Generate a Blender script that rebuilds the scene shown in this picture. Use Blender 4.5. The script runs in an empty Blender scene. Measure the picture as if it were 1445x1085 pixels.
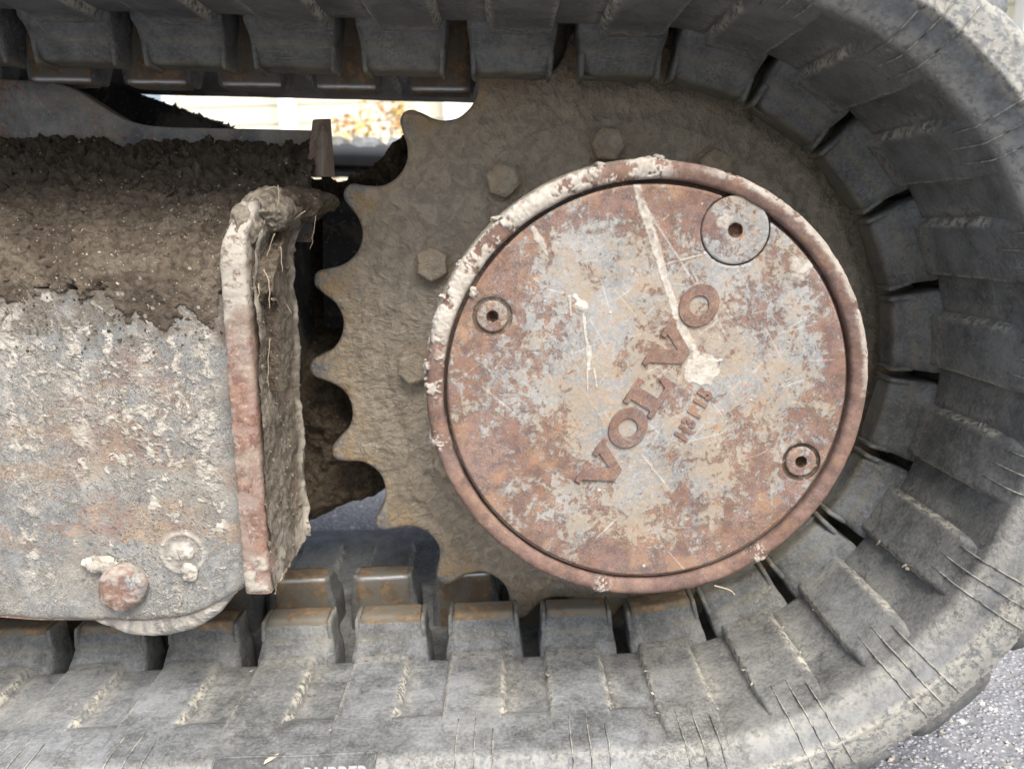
import bpy, math, random
import numpy as np
from mathutils import Matrix, Vector
from math import radians, sin, cos, pi

random.seed(7)
rng = np.random.default_rng(11)
S = bpy.context.scene
COL = S.collection

# ------------------------------------------------------------------ camera
# sprocket frame: origin = sprocket axis on its front face, X right, Y away, Z up.
# The machine stands with its lower run on the asphalt; TILT levels that run.
TILT = radians(3.8)
DROP = 0.357
M = Matrix.Translation((0, 0, DROP)) @ Matrix.Rotation(TILT, 4, 'Y')
CP = np.array([-.1149, -.7615, .1185])
PITCH, YAW, ROLL, FPX = .2014, .0157, .0335, 1060.13
_cy, _sy = cos(YAW), sin(YAW)
FW = np.array([_sy * cos(PITCH), _cy * cos(PITCH), -sin(PITCH)])
_r = np.array([_cy, -_sy, 0.]); _u = np.cross(_r, FW)
RT = _r * cos(ROLL) + _u * sin(ROLL); UP = -_r * sin(ROLL) + _u * cos(ROLL)

def at(px, py, Y):
    """point of the photo (in its own pixels) on the upright plane at depth Y"""
    d = FW + RT * (px - 722.5) / FPX - UP * (py - 542.5) / FPX
    return CP + d * ((Y - CP[1]) / d[1])

cd = bpy.data.cameras.new('camera'); cam = bpy.data.objects.new('camera', cd); COL.objects.link(cam)
m4 = Matrix.Identity(4)
for i in range(3):
    m4[i][0] = RT[i]; m4[i][1] = UP[i]; m4[i][2] = -FW[i]; m4[i][3] = CP[i]
cam.matrix_world = M @ m4
cd.sensor_width = 36; cd.lens = FPX / 1445 * 36
cd.clip_start = .02; cd.clip_end = 500
cd.dof.use_dof = True; cd.dof.focus_distance = .66; cd.dof.aperture_fstop = 6.5
S.camera = cam

# ------------------------------------------------------------------ light
SUN_EL, SUN_AZ = radians(54), math.atan2(.38, -.90)
w = bpy.data.worlds.new("World"); S.world = w; w.use_nodes = True
nt = w.node_tree
sky = nt.nodes.new('ShaderNodeTexSky'); sky.sky_type = 'NISHITA'; sky.sun_disc = False
sky.sun_elevation = SUN_EL; sky.sun_rotation = SUN_AZ; sky.dust_density = 4.0; sky.air_density = 1.0; sky.ozone_density = 1.0
hs = nt.nodes.new('ShaderNodeHueSaturation'); hs.inputs['Saturation'].default_value = .62      # thin overcast: a paler sky
nt.links.new(sky.outputs[0], hs.inputs['Color']); nt.links.new(hs.outputs[0], nt.nodes['Background'].inputs[0])
nt.nodes['Background'].inputs[1].default_value = .125
sd = bpy.data.lights.new('sun', 'SUN'); sd.energy = 2.1; sd.angle = radians(38); sd.color = (1, .95, .88)
sun = bpy.data.objects.new('sun', sd); COL.objects.link(sun)
sv = Vector((sin(SUN_AZ) * cos(SUN_EL), cos(SUN_AZ) * cos(SUN_EL), sin(SUN_EL)))
sun.rotation_euler = sv.to_track_quat('Z', 'Y').to_euler()
sun.location = sv * 5
S.view_settings.view_transform = 'Standard'; S.view_settings.look = 'None'
S.view_settings.exposure = 1.12; S.view_settings.gamma = 1
try:
    S.cycles.max_bounces = 8; S.cycles.diffuse_bounces = 5
except Exception: pass

# ------------------------------------------------------------------ noise
_perm = rng.permutation(256); _perm = np.concatenate([_perm] * 3)
_g = rng.normal(size=(256, 3)); _g /= np.linalg.norm(_g, axis=1)[:, None]
def pn(p):
    p = np.asarray(p, float); i = np.floor(p).astype(int); f = p - i; i &= 255
    u = f * f * f * (f * (f * 6 - 15) + 10); out = 0
    for a in (0, 1):
        wx = u[..., 0] if a else 1 - u[..., 0]
        for b in (0, 1):
            wy = u[..., 1] if b else 1 - u[..., 1]
            for c in (0, 1):
                wz = u[..., 2] if c else 1 - u[..., 2]
                h = _perm[_perm[_perm[(i[..., 0] + a) & 255] + ((i[..., 1] + b) & 255)] + ((i[..., 2] + c) & 255)]
                g = _g[h]
                d = g[..., 0] * (f[..., 0] - a) + g[..., 1] * (f[..., 1] - b) + g[..., 2] * (f[..., 2] - c)
                out = out + wx * wy * wz * d
    return out * 1.5
def fbm(p, s, o=4, seed=0, rough=.5):
    p = np.asarray(p, float) * s + seed * 17.3; r = 0; a = 1; t = 0
    for k in range(o):
        r = r + a * pn(p); t += a; a *= rough; p = p * 2.03 + 5.1
    return r / t * 1.6
def ridged(p, s, o=3, seed=0):
    p = np.asarray(p, float) * s + seed * 11.7; r = 0; a = 1; t = 0
    for k in range(o):
        r = r + a * (1 - np.abs(pn(p)) * 2.2); t += a; a *= .5; p = p * 2.1 + 3.3
    return r / t
def ss(lo, hi, x):
    t = np.clip((x - lo) / (hi - lo), 0, 1); return t * t * (3 - 2 * t)
def P3(x, y, z):
    x, y, z = np.broadcast_arrays(x, y, z); return np.stack([x, y, z], -1).astype(float)

# ------------------------------------------------------------------ object helpers
def mesh_np(name, V, F4, F3=None, attrs=None, smooth=True):
    me = bpy.data.meshes.new(name)
    V = np.asarray(V, np.float32).reshape(-1, 3)
    F4 = np.asarray(F4 if F4 is not None else np.zeros((0, 4)), np.int32).reshape(-1, 4)
    F3 = np.asarray(F3 if F3 is not None else np.zeros((0, 3)), np.int32).reshape(-1, 3)
    me.vertices.add(len(V)); me.vertices.foreach_set('co', V.ravel())
    nl = len(F4) * 4 + len(F3) * 3
    me.loops.add(nl); me.loops.foreach_set('vertex_index', np.concatenate([F4.ravel(), F3.ravel()]))
    n = len(F4) + len(F3); me.polygons.add(n)
    st = np.concatenate([np.arange(len(F4)) * 4, len(F4) * 4 + np.arange(len(F3)) * 3])
    me.polygons.foreach_set('loop_start', st.astype(np.int32))
    me.polygons.foreach_set('use_smooth', np.full(n, smooth))
    me.update(calc_edges=True)
    for k, v in (attrs or {}).items():
        a = me.attributes.new(k, 'FLOAT', 'POINT'); a.data.foreach_set('value', np.asarray(v, np.float32).ravel())
    me.validate()
    return me
def grid_faces(n, m, cu=False, cv=False, flip=False):
    i = np.arange(n if cu else n - 1); j = np.arange(m if cv else m - 1)
    I, J = np.meshgrid(i, j, indexing='ij'); I2 = (I + 1) % n; J2 = (J + 1) % m
    q = np.stack([I * m + J, I2 * m + J, I2 * m + J2, I * m + J2], -1).reshape(-1, 4)
    return q[:, ::-1] if flip else q
def grid(name, P, mat, parent=None, cu=False, cv=False, flip=False, attrs=None, smooth=True):
    n, m = P.shape[:2]
    me = mesh_np(name, P, grid_faces(n, m, cu, cv, flip), attrs=attrs, smooth=smooth)
    return put(name, me, mat, parent)
def put(name, me, mat, parent=None):
    if mat is not None and not me.materials: me.materials.append(mat)
    o = bpy.data.objects.new(name, me); COL.objects.link(o)
    if parent is not None: o.parent = parent
    return o
def tag(o, label=None, cat=None, group=None, kind=None):
    if label: o['label'] = label
    if cat: o['category'] = cat
    if group: o['group'] = group
    if kind: o['kind'] = kind
    return o
def empty(name, loc=(0, 0, 0)):
    o = bpy.data.objects.new(name, None); COL.objects.link(o); o.location = loc; o.empty_display_size = .02; return o
class MB:
    def __init__(s): s.v = []; s.f = []
    def add(s, v, f):
        b = len(s.v); s.v += [tuple(map(float, q)) for q in v]; s.f += [tuple(b + i for i in q) for q in f]
    def box(s, c, h, R=None):
        v = [Vector((x * h[0], y * h[1], z * h[2])) for x in (-1, 1) for y in (-1, 1) for z in (-1, 1)]
        if R is not None: v = [R @ q for q in v]
        v = [q + Vector(c) for q in v]
        s.add(v, [(0, 1, 3, 2), (4, 6, 7, 5), (0, 4, 5, 1), (2, 3, 7, 6), (0, 2, 6, 4), (1, 5, 7, 3)])
    def hexa(s, p):    # 8 points: bottom ring 4, top ring 4
        s.add(p, [(3, 2, 1, 0), (4, 5, 6, 7), (0, 1, 5, 4), (1, 2, 6, 5), (2, 3, 7, 6), (3, 0, 4, 7)])
    def tube(s, pts, rad, n=6):
        pts = [Vector(p) for p in pts]; rings = []
        for i, p in enumerate(pts):
            d = (pts[min(i + 1, len(pts) - 1)] - pts[max(i - 1, 0)]).normalized()
            a = d.orthogonal().normalized(); b = d.cross(a)
            r = rad[i] if hasattr(rad, '__len__') else rad
            rings.append([p + (a * cos(2 * pi * k / n) + b * sin(2 * pi * k / n)) * r for k in range(n)])
        v = [q for rr in rings for q in rr]; f = []
        for i in range(len(pts) - 1):
            for k in range(n):
                f.append((i * n + k, i * n + (k + 1) % n, (i + 1) * n + (k + 1) % n, (i + 1) * n + k))
        f.append(tuple(range(n))[::-1]); f.append(tuple((len(pts) - 1) * n + k for k in range(n)))
        s.add(v, f)
    def build(s, name, mat, parent=None, smooth=False, bevel=0, seg=2):
        me = bpy.data.meshes.new(name); me.from_pydata(s.v, [], s.f); me.update()
        if bevel:
            import bmesh
            bm = bmesh.new(); bm.from_mesh(me)
            bmesh.ops.recalc_face_normals(bm, faces=bm.faces)
            bmesh.ops.bevel(bm, geom=[e for e in bm.edges if e.is_manifold and e.calc_face_angle(0) > .5], offset=bevel, segments=seg, profile=.6, affect='EDGES')
            bm.to_mesh(me); bm.free()
        me.polygons.foreach_set('use_smooth', [smooth] * len(me.polygons))
        return put(name, me, mat, parent)
def lathe(name, prof, mat, parent=None, n=96, c=(0, 0), disp=None, attrs=None, flip=False):
    """prof: (r, Y) list turned about the Y axis at (x, z)=c"""
    pr = np.array(prof, float); th = np.linspace(0, 2 * pi, n, endpoint=False)
    Rr = np.repeat(pr[None, :, 0], n, 0); Yy = np.repeat(pr[None, :, 1], n, 0); T = th[:, None] + 0 * Rr
    A = {}
    if disp: Rr, Yy, A = disp(Rr, Yy, T)
    P = P3(c[0] + Rr * np.cos(T), Yy, c[1] + Rr * np.sin(T))
    return grid(name, P, mat, parent, cu=True, flip=flip, attrs=A)
def resample(pts, step):
    pts = np.array(pts, float); out = [pts[0]]
    for a, b in zip(pts[:-1], pts[1:]):
        k = max(1, int(np.linalg.norm(b - a) / step))
        for i in range(1, k + 1): out.append(a + (b - a) * i / k)
    return np.array(out)
def smooth_poly(pts, it=2, closed=False):
    p = np.array(pts, float)
    for _ in range(it):
        if closed:
            q = np.roll(p, -1, 0); p = np.stack([p * .75 + q * .25, p * .25 + q * .75], 1).reshape(-1, p.shape[1])
        else:
            q = [p[0]]
            for a, b in zip(p[:-1], p[1:]): q += [a * .75 + b * .25, a * .25 + b * .75]
            q.append(p[-1]); p = np.array(q)
    return p
def blob(name, c, rad, mat, parent=None, amp=.25, fs=60, seed=0, sub=5, rot=None, flat=None):
    import bmesh
    bm = bmesh.new(); bmesh.ops.create_icosphere(bm, subdivisions=sub, radius=1)
    V = np.array([v.co[:] for v in bm.verts]); me = bpy.data.meshes.new(name); bm.to_mesh(me); bm.free()
    Q = V * np.array(rad); d = 1 + amp * fbm(Q + np.array(c), fs, 4, seed) * 1.6 + amp * .5 * ridged(Q, fs * 2.3, 2, seed)
    Q = Q * d[:, None]
    if rot is not None: Q = Q @ np.array(rot).T
    Q = Q + np.array(c)
    me.vertices.foreach_set('co', Q.astype(np.float32).ravel()); me.update()
    me.polygons.foreach_set('use_smooth', [True] * len(me.polygons))
    return put(name, me, mat, parent)

# ------------------------------------------------------------------ materials
def srgb(r, g, b): return tuple(((c / 255) / 12.92 if c / 255 < .04045 else ((c / 255 + .055) / 1.055) ** 2.4) for c in (r, g, b)) + (1,)
class Mat:
    def __init__(s, name, rough=.8, metal=0., spec=.3):
        s.m = bpy.data.materials.new(name); s.m.use_nodes = True; s.t = s.m.node_tree
        s.b = s.t.nodes['Principled BSDF']; s.b.inputs['Roughness'].default_value = rough
        s.b.inputs['Metallic'].default_value = metal; s.b.inputs['Specular IOR Level'].default_value = spec
        s.pos = s.t.nodes.new('ShaderNodeTexCoord').outputs['Object']; s.h = None
    def world(s):
        s.pos = s.t.nodes.new('ShaderNodeNewGeometry').outputs['Position']; return s
    def lk(s, a, i):
        if hasattr(a, 'is_linked') or isinstance(a, bpy.types.NodeSocket): s.t.links.new(a, i)
        else: i.default_value = a
    def map(s, sc=(1, 1, 1), rot=(0, 0, 0)):
        n = s.t.nodes.new('ShaderNodeMapping'); n.inputs['Scale'].default_value = sc; n.inputs['Rotation'].default_value = rot
        s.t.links.new(s.pos, n.inputs[0]); return n.outputs[0]
    def noise(s, sc, det=4, ro=.55, dist=0, vec=None):
        n = s.t.nodes.new('ShaderNodeTexNoise'); n.inputs['Scale'].default_value = sc; n.inputs['Detail'].default_value = det
        n.inputs['Roughness'].default_value = ro; n.inputs['Distortion'].default_value = dist
        s.t.links.new(vec if vec is not None else s.pos, n.inputs['Vector']); return n.outputs['Fac']
    def vor(s, sc, feat='F1', out='Distance', vec=None, rnd=1):
        n = s.t.nodes.new('ShaderNodeTexVoronoi'); n.feature = feat; n.inputs['Scale'].default_value = sc; n.inputs['Randomness'].default_value = rnd
        s.t.links.new(vec if vec is not None else s.pos, n.inputs['Vector']); return n.outputs[out]
    def ramp(s, v, lo, hi, a=0., b=1.):
        n = s.t.nodes.new('ShaderNodeMapRange'); n.interpolation_type = 'SMOOTHSTEP'
        s.t.links.new(v, n.inputs[0])
        n.inputs[1].default_value = lo; n.inputs[2].default_value = hi; n.inputs[3].default_value = a; n.inputs[4].default_value = b
        return n.outputs[0]
    def math(s, op, a, b=0., c=None):
        n = s.t.nodes.new('ShaderNodeMath'); n.operation = op; s.lk(a, n.inputs[0]); s.lk(b, n.inputs[1])
        if c is not None: s.lk(c, n.inputs[2])
        return n.outputs[0]
    def mul(s, a, b): return s.math('MULTIPLY', a, b)
    def add(s, a, b): return s.math('ADD', a, b)
    def clamp(s, a):
        n = s.t.nodes.new('ShaderNodeClamp'); s.lk(a, n.inputs[0]); return n.outputs[0]
    def mix(s, f, a, b):
        n = s.t.nodes.new('ShaderNodeMix'); n.data_type = 'RGBA'; s.lk(f, n.inputs[0]); s.lk(a, n.inputs[6]); s.lk(b, n.inputs[7]); return n.outputs[2]
    def attr(s, name):
        n = s.t.nodes.new('ShaderNodeAttribute'); n.attribute_name = name; return n.outputs['Fac']
    def color(s, c): s.lk(c, s.b.inputs['Base Color']); return s
    def rough(s, r): s.lk(r, s.b.inputs['Roughness']); return s
    def bump(s, h, amt):           # h * amt in metres
        x = s.mul(h, amt); s.h = x if s.h is None else s.add(s.h, x); return s
    def done(s):
        if s.h is not None:
            n = s.t.nodes.new('ShaderNodeBump'); n.inputs['Strength'].default_value = 1; n.inputs['Distance'].default_value = 1
            s.t.links.new(s.h, n.inputs['Height']); s.t.links.new(n.outputs[0], s.b.inputs['Normal'])
        return s.m

def mat_rubber(name, dust=.5, dark=1.0, tan=0.5):
    m = Mat(name, .78, 0, .35).world()
    n1 = m.noise(9, 4, .55); n2 = m.noise(48, 5, .62, .3); n3 = m.noise(330, 4, .65, .3); n4 = m.noise(1700, 2, .6)
    base = m.mix(n2, (.050 * dark, .052 * dark, .052 * dark, 1), (.085 * dark, .087 * dark, .086 * dark, 1))
    d = m.ramp(m.add(m.mul(n1, .30), m.add(m.mul(n2, .35), m.mul(n3, .35))), .46 - .22 * dust, .72 - .12 * dust)
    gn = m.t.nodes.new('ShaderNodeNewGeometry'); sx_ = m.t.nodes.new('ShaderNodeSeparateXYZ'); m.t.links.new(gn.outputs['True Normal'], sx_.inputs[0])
    d = m.mul(d, m.ramp(sx_.outputs[2], -.9, .7, .50, 1.0))  # dust thinned on down-facing rubber to paint in the top run's shade
    dustc = m.mix(m.ramp(m.noise(6, 3, .5), .4, .6), (.36, .38, .395, 1), (.36, .36, .34, 1))
    c = m.mix(m.mul(d, .62), base, dustc)
    # dried splash: curled thin lines and specks
    ln = m.math('ABSOLUTE', m.add(m.noise(105, 5, .65, 1.0), -.5))
    area = m.ramp(m.noise(13, 4, .65), .47, .60)
    line = m.mul(m.ramp(ln, .022, .004), area)
    c = m.mix(m.mul(line, .30), c, (.46, .44, .38, 1))
    film_and_sheen = m.mul(m.ramp(m.noise(150, 5, .7, .6), .52, .60), area)
    c = m.mix(m.mul(film_and_sheen, .22), c, (.38, .38, .35, 1))
    sp = m.ramp(m.vor(360), .10, .05); sp = m.mul(sp, m.ramp(m.noise(40, 2), .52, .62))
    c = m.mix(m.mul(sp, .8), c, (.55, .53, .47, 1))
    scu = m.map((30, 900, 900), (0, 0, radians(14)))
    c = m.mix(m.mul(m.ramp(m.noise(1, 3, .6, 0, scu), .60, .72), .25), c, (.40, .41, .41, 1))
    sky_sheen = m.clamp(m.mul(m.attr('film_and_sheen'), m.ramp(m.noise(60, 5, .65, .5), .36, .56)))
    c = m.mix(m.mul(sky_sheen, .15), c, (.32, .345, .38, 1))  # cool sky light painted onto the belt's outer shoulder
    mud = m.clamp(m.mul(m.attr('mud'), m.ramp(m.noise(190, 5, .68), .38, .54)))
    c = m.mix(m.mul(mud, .85), c, (.52, .49, .41, 1))
    tn = m.clamp(m.mul(m.attr('tan'), m.ramp(m.noise(50, 4, .6), .3, .6)))
    c = m.mix(m.mul(tn, .6), c, (.26, .23, .15, 1))
    m.color(c); m.rough(m.ramp(d, 0, 1, .6, .9))
    m.bump(n2, .0006); m.bump(n3, .00035); m.bump(n4, .00006); m.bump(mud, .0007); m.bump(film_and_sheen, .0003); m.bump(line, .0004)
    return m.done()
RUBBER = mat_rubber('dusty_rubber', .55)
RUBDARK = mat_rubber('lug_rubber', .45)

def mat_lugmetal(name, rusty=1.0):
    m = Mat(name, .6, .0, .4).world()
    n = m.noise(70, 5, .62, .6); f = m.noise(500, 3, .6)
    c = m.mix(n, (.10, .07, .045, 1), (.25, .19, .125, 1))
    c = m.mix(m.mul(m.ramp(m.noise(110, 5, .7), .50, .60), .45), c, (.38, .24, .12, 1))
    c = m.mix(m.ramp(m.noise(35, 4, .6, .3), .46, .58), c, (.17, .155, .125, 1))
    c = m.mix(m.clamp(m.attr('worn')), c, (.62, .63, .64, 1))
    m.t.links.new(m.clamp(m.attr('worn')), m.b.inputs['Metallic'])
    m.color(c); m.rough(m.ramp(m.attr('worn'), 0, 1, .9, .35)); m.bump(n, .0014); m.bump(f, .0002)
    return m.done()
LUGMETAL = mat_lugmetal('lug_metal')

def mat_sprocket():
    m = Mat('sprocket_mud', .85, 0, .25)
    n1 = m.noise(14, 4, .6, .3); n2 = m.noise(75, 6, .66, .9); n3 = m.noise(320, 4, .6, .5); n4 = m.noise(1500, 2, .6)
    c = m.mix(n1, (.36, .305, .235, 1), (.50, .435, .34, 1))
    c = m.mix(m.ramp(n2, .38, .62), m.mix(.42, c, (.13, .12, .105, 1)), c)
    c = m.mix(m.mul(m.ramp(n3, .55, .68), .4), c, (.46, .42, .35, 1))
    pit = m.mul(m.ramp(m.vor(210), .16, .06), m.ramp(m.noise(30, 3), .46, .6))
    c = m.mix(m.mul(pit, .5), c, (.07, .06, .05, 1))
    rust = m.clamp(m.mul(m.attr('rust'), m.ramp(m.noise(60, 5, .65, .5), .40, .60)))
    c = m.mix(m.mul(rust, .75), c, m.mix(n3, (.34, .22, .11, 1), (.52, .38, .21, 1)))
    steel = m.clamp(m.mul(m.attr('worn'), m.ramp(m.noise(90, 4, .6), .36, .52)))
    c = m.mix(m.mul(steel, .85), c, m.mix(m.noise(150, 3), (.15, .155, .165, 1), (.40, .41, .42, 1)))
    m.t.links.new(m.mul(steel, .35), m.b.inputs['Metallic'])
    m.color(c); m.rough(m.ramp(steel, 0, 1, .88, .38))
    m.bump(n2, .0042); m.bump(n3, .0030); m.bump(n4, .0002); m.bump(pit, -.0008)
    return m.done()
SPROCKET = mat_sprocket()

def mat_cover(name, mudattr=True, rusty=0.0, brown=0.0):
    """blue-grey paint scoured and rusted, tan dust, pale mud where the 'mud' attribute is set"""
    m = Mat(name, .72, 0, .35)
    big = m.noise(11, 5, .62, .5); med = m.noise(34, 6, .68, .8); fine = m.noise(230, 4, .7, .3); gr = m.noise(1300, 3, .7)
    paint = m.mix(m.ramp(m.noise(24, 4, .6), .35, .65), (.20, .21, .215, 1), (.30, .30, .29, 1))
    paint = m.mix(m.mul(m.ramp(m.noise(420, 4, .7, .5), .46, .62), .6), paint, (.40, .37, .32, 1))
    tan = m.ramp(m.add(m.mul(m.noise(19, 6, .72, .4), .65), m.mul(fine, .35)), .45, .55)
    c = m.mix(m.mul(tan, .85), paint, m.mix(med, (.27, .215, .155, 1), (.36, .30, .225, 1)))
    st = m.map((1, 1, .45), (0, radians(52), 0))
    r1 = m.add(m.add(m.mul(big, .26), m.mul(m.noise(64, 9, .78, 1.1), .34)), m.add(m.mul(m.noise(28, 7, .72, .5, st), .22), m.mul(fine, .18)))
    r1 = m.add(r1, m.mul(m.attr('rust'), .045))
    rust = m.ramp(r1, .496 - rusty, .540 - rusty)
    rust = m.mul(rust, m.ramp(gr, .30, .52, .3, 1.))
    rc = m.mix(m.ramp(m.noise(90, 7, .75), .42, .58), (.105, .045, .035, 1), (.215, .10, .07, 1))
    rc = m.mix(m.mul(m.ramp(m.noise(23, 5, .65), .56, .64), .7), rc, (.34, .18, .09, 1))
    c = m.mix(m.mul(rust, .80), c, rc)
    orange = m.mul(m.ramp(m.noise(47, 6, .7, .6), .53, .62), m.ramp(fine, .42, .6))
    c = m.mix(m.mul(orange, .32), c, (.44, .215, .10, 1))
    fl = m.mul(m.ramp(m.vor(620), .22, .10), m.ramp(m.noise(70, 3), .42, .6))
    c = m.mix(m.mul(fl, .5), c, (.54, .46, .36, 1))
    sl = m.ramp(m.math('ABSOLUTE', m.add(m.noise(210, 4, .7, .8), -.5)), .03, .0); sl = m.mul(sl, m.ramp(m.noise(30, 4, .6), .42, .58)); c = m.mix(m.mul(sl, .38), c, (.52, .45, .36, 1))
    dk = m.ramp(m.noise(800, 2, .6), .60, .72)
    c = m.mix(m.mul(dk, .45), c, (.10, .05, .035, 1))
    if brown: c = m.mix(brown, c, m.mix(m.ramp(m.noise(60, 5, .7), .4, .6), (.10, .062, .052, 1), (.20, .125, .10, 1)))
    if mudattr:
        sc_ = m.clamp(m.attr('scratch')); c = m.mix(m.mul(sc_, .75), c, (.62, .60, .56, 1))
        mud = m.clamp(m.attr('mud')); mn = m.ramp(m.noise(170, 4, .6), .3, .7)
        c = m.mix(m.mul(mud, .95), c, m.mix(mn, (.40, .36, .30, 1), (.55, .51, .45, 1)))
    m.color(c); m.rough(m.ramp(rust, 0, 1, .55, .9))
    m.bump(med, .0007); m.bump(fine, .00045); m.bump(gr, .0001); m.bump(rust, -.0003)
    if mudattr: m.bump(m.mul(m.clamp(m.attr('mud')), m.noise(260, 3, .6)), .0006)
    return m.done()
COVER = mat_cover('scoured_cover'); RIM = mat_cover('rusty_rim', True, .04, .5)
LETTER = mat_cover('rusty_letter', False, .09, .18)

def mat_frame():
    m = Mat('splashed_frame', .8, 0, .25)
    sp = m.attr('mud'); f = m.noise(260, 4, .65, .4); g = m.noise(1300, 2, .6)
    c = m.mix(m.noise(16, 4, .6), (.15, .162, .17, 1), (.235, .24, .235, 1))
    c = m.mix(m.mul(m.ramp(m.noise(45, 5, .65, .5), .42, .62), .6), c, (.33, .33, .32, 1))
    band = m.map((.55, 1, 1.6))
    rust = m.ramp(m.add(m.mul(m.noise(11, 6, .68, .5, band), .72), m.mul(f, .28)), .505, .56)
    c = m.mix(m.mul(rust, .55), c, m.mix(m.ramp(m.noise(40, 4, .6), .42, .62), (.235, .115, .075, 1), (.40, .25, .125, 1)))
    tan = m.ramp(m.noise(13, 5, .6, .3), .46, .62)
    c = m.mix(m.mul(tan, .4), c, (.33, .285, .215, 1))
    den = m.ramp(m.noise(20, 4, .6, .2, m.map((1, 1, .5))), .40, .62)
    l1 = m.math('ABSOLUTE', m.add(m.noise(75, 4, .6, 1.4), -.5)); l2 = m.math('ABSOLUTE', m.add(m.noise(150, 3, .6, 1.1, m.map((1, 1, 1.3))), -.5))
    line = m.math('MAXIMUM', m.ramp(l1, .030, .008), m.mul(m.ramp(l2, .040, .012), .85)); line = m.mul(line, m.ramp(den, 0, 1, .25, 1))
    fleck = m.mul(m.ramp(m.noise(130, 5, .7, .8), .53, .60), den)
    tot = m.clamp(m.math('MAXIMUM', m.clamp(sp), m.math('MAXIMUM', m.mul(line, .72), m.mul(fleck, .62))))
    c = m.mix(m.mul(m.clamp(m.attr('brown')), .9), c, (.13, .105, .08, 1))
    c = m.mix(tot, c, m.mix(m.ramp(m.noise(120, 3, .6), .3, .7), (.34, .31, .26, 1), (.50, .465, .41, 1)))
    m.color(c); m.bump(f, .0005); m.bump(g, .0001); m.bump(tot, .0011); m.bump(line, .0005)
    return m.done()
FRAME = mat_frame()

def mat_steel(name, a, b, rustf=.5):
    m = Mat(name, .7, 0, .3).world()
    n = m.noise(18, 6, .68, .5); f = m.noise(240, 5, .7, .3); g = m.noise(700, 3, .7)
    c = m.mix(m.ramp(n, .35, .65), a, b)
    rust = m.ramp(m.add(m.mul(m.noise(24, 7, .72, .6), .75), m.mul(f, .25)), .62 - .14 * rustf, .67 - .14 * rustf)
    rust = m.mul(rust, m.ramp(g, .3, .5, .4, 1))
    c = m.mix(m.mul(rust, .85), c, m.mix(m.ramp(m.noise(120, 5, .7), .4, .6), (.13, .06, .045, 1), (.27, .165, .12, 1)))
    c = m.mix(m.mul(m.ramp(m.noise(12, 6, .68, .5), .48, .62), .55), c, (.30, .27, .22, 1))
    c = m.mix(m.mul(m.ramp(f, .58, .66), .5), c, (.45, .40, .33, 1))
    c = m.mix(m.mul(m.ramp(m.vor(300), .18, .08), .5), c, (.06, .035, .03, 1))
    mud = m.clamp(m.mul(m.attr('mud'), m.ramp(m.noise(150, 5, .7), .34, .50)))
    c = m.mix(mud, c, m.mix(m.noise(90, 5, .7), (.31, .275, .225, 1), (.47, .435, .38, 1)))
    m.color(c); m.bump(f, .0008); m.bump(g, .0002); m.bump(mud, .0008); m.bump(m.noise(50, 4, .6), .0012); return m.done()
STEEL = mat_steel('frame_steel', (.11, .12, .13, 1), (.27, .27, .26, 1), .72)
STRIP = mat_steel('rusty_plate_edge', (.27, .215, .185, 1), (.27, .175, .14, 1), 1.0)
DARKST = mat_steel('dark_steel', (.035, .037, .04, 1), (.07, .07, .07, 1), .2)

def mat_mud(name, a, b, crumbs=.6, big=1.0):
    m = Mat(name, .95, 0, .15).world()
    n = m.noise(22, 5, .62, .4); f = m.noise(150, 5, .68, .7); g = m.noise(900, 3, .65)
    c = m.mix(m.ramp(n, .35, .65), a, b)
    c = m.mix(m.mul(m.ramp(f, .56, .40), .6), c, tuple(x * .35 for x in a[:3]) + (1,))
    v = m.vor(140, 'F1', 'Color'); sep = m.t.nodes.new('ShaderNodeSeparateColor'); m.t.links.new(v, sep.inputs[0])
    peb = m.mul(m.ramp(m.vor(140), .26, .18), m.ramp(sep.outputs[0], .80, .82)); peb = m.mul(peb, crumbs)
    c = m.mix(peb, c, m.mix(sep.outputs[1], (.20, .19, .17, 1), (.52, .46, .38, 1)))
    v2 = m.vor(420, 'F1', 'Color'); s2 = m.t.nodes.new('ShaderNodeSeparateColor'); m.t.links.new(v2, s2.inputs[0])
    pb2 = m.mul(m.ramp(m.vor(420), .3, .2), m.ramp(s2.outputs[0], .88, .9)); c = m.mix(m.mul(pb2, crumbs), c, (.48, .43, .35, 1))
    c = m.mix(m.mul(m.clamp(m.attr('upper_dark')), .8), c, m.mix(f, (.035, .028, .022, 1), (.085, .068, .05, 1)))  # darker brown where the crust's upper band is marked
    c = m.mix(m.clamp(m.attr('pale')), c, (.50, .455, .385, 1))
    m.color(c); m.bump(f, .0035 * big); m.bump(g, .0006); m.bump(peb, .001); return m.done()
MUD = mat_mud('brown_mud', (.100, .080, .060, 1), (.165, .135, .102, 1))
MUDEND = mat_mud('drying_mud', (.20, .172, .135, 1), (.28, .245, .195, 1), .35, .45)
MUDDARK = mat_mud('dark_mud', (.05, .040, .030, 1), (.095, .075, .055, 1), .4)
PALEMUD = mat_mud('pale_mud', (.38, .34, .285, 1), (.52, .48, .42, 1), 0, .35)

def mat_plain(name, c, rough=.8, var=.15, sc=30, bump=.0002):
    m = Mat(name, rough).world(); n = m.noise(sc, 4, .6)
    m.color(m.mix(n, tuple(x * (1 - var) for x in c[:3]) + (1,), tuple(min(1, x * (1 + var)) for x in c[:3]) + (1,)))
    m.bump(m.noise(sc * 8, 3), bump); return m.done()

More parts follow.
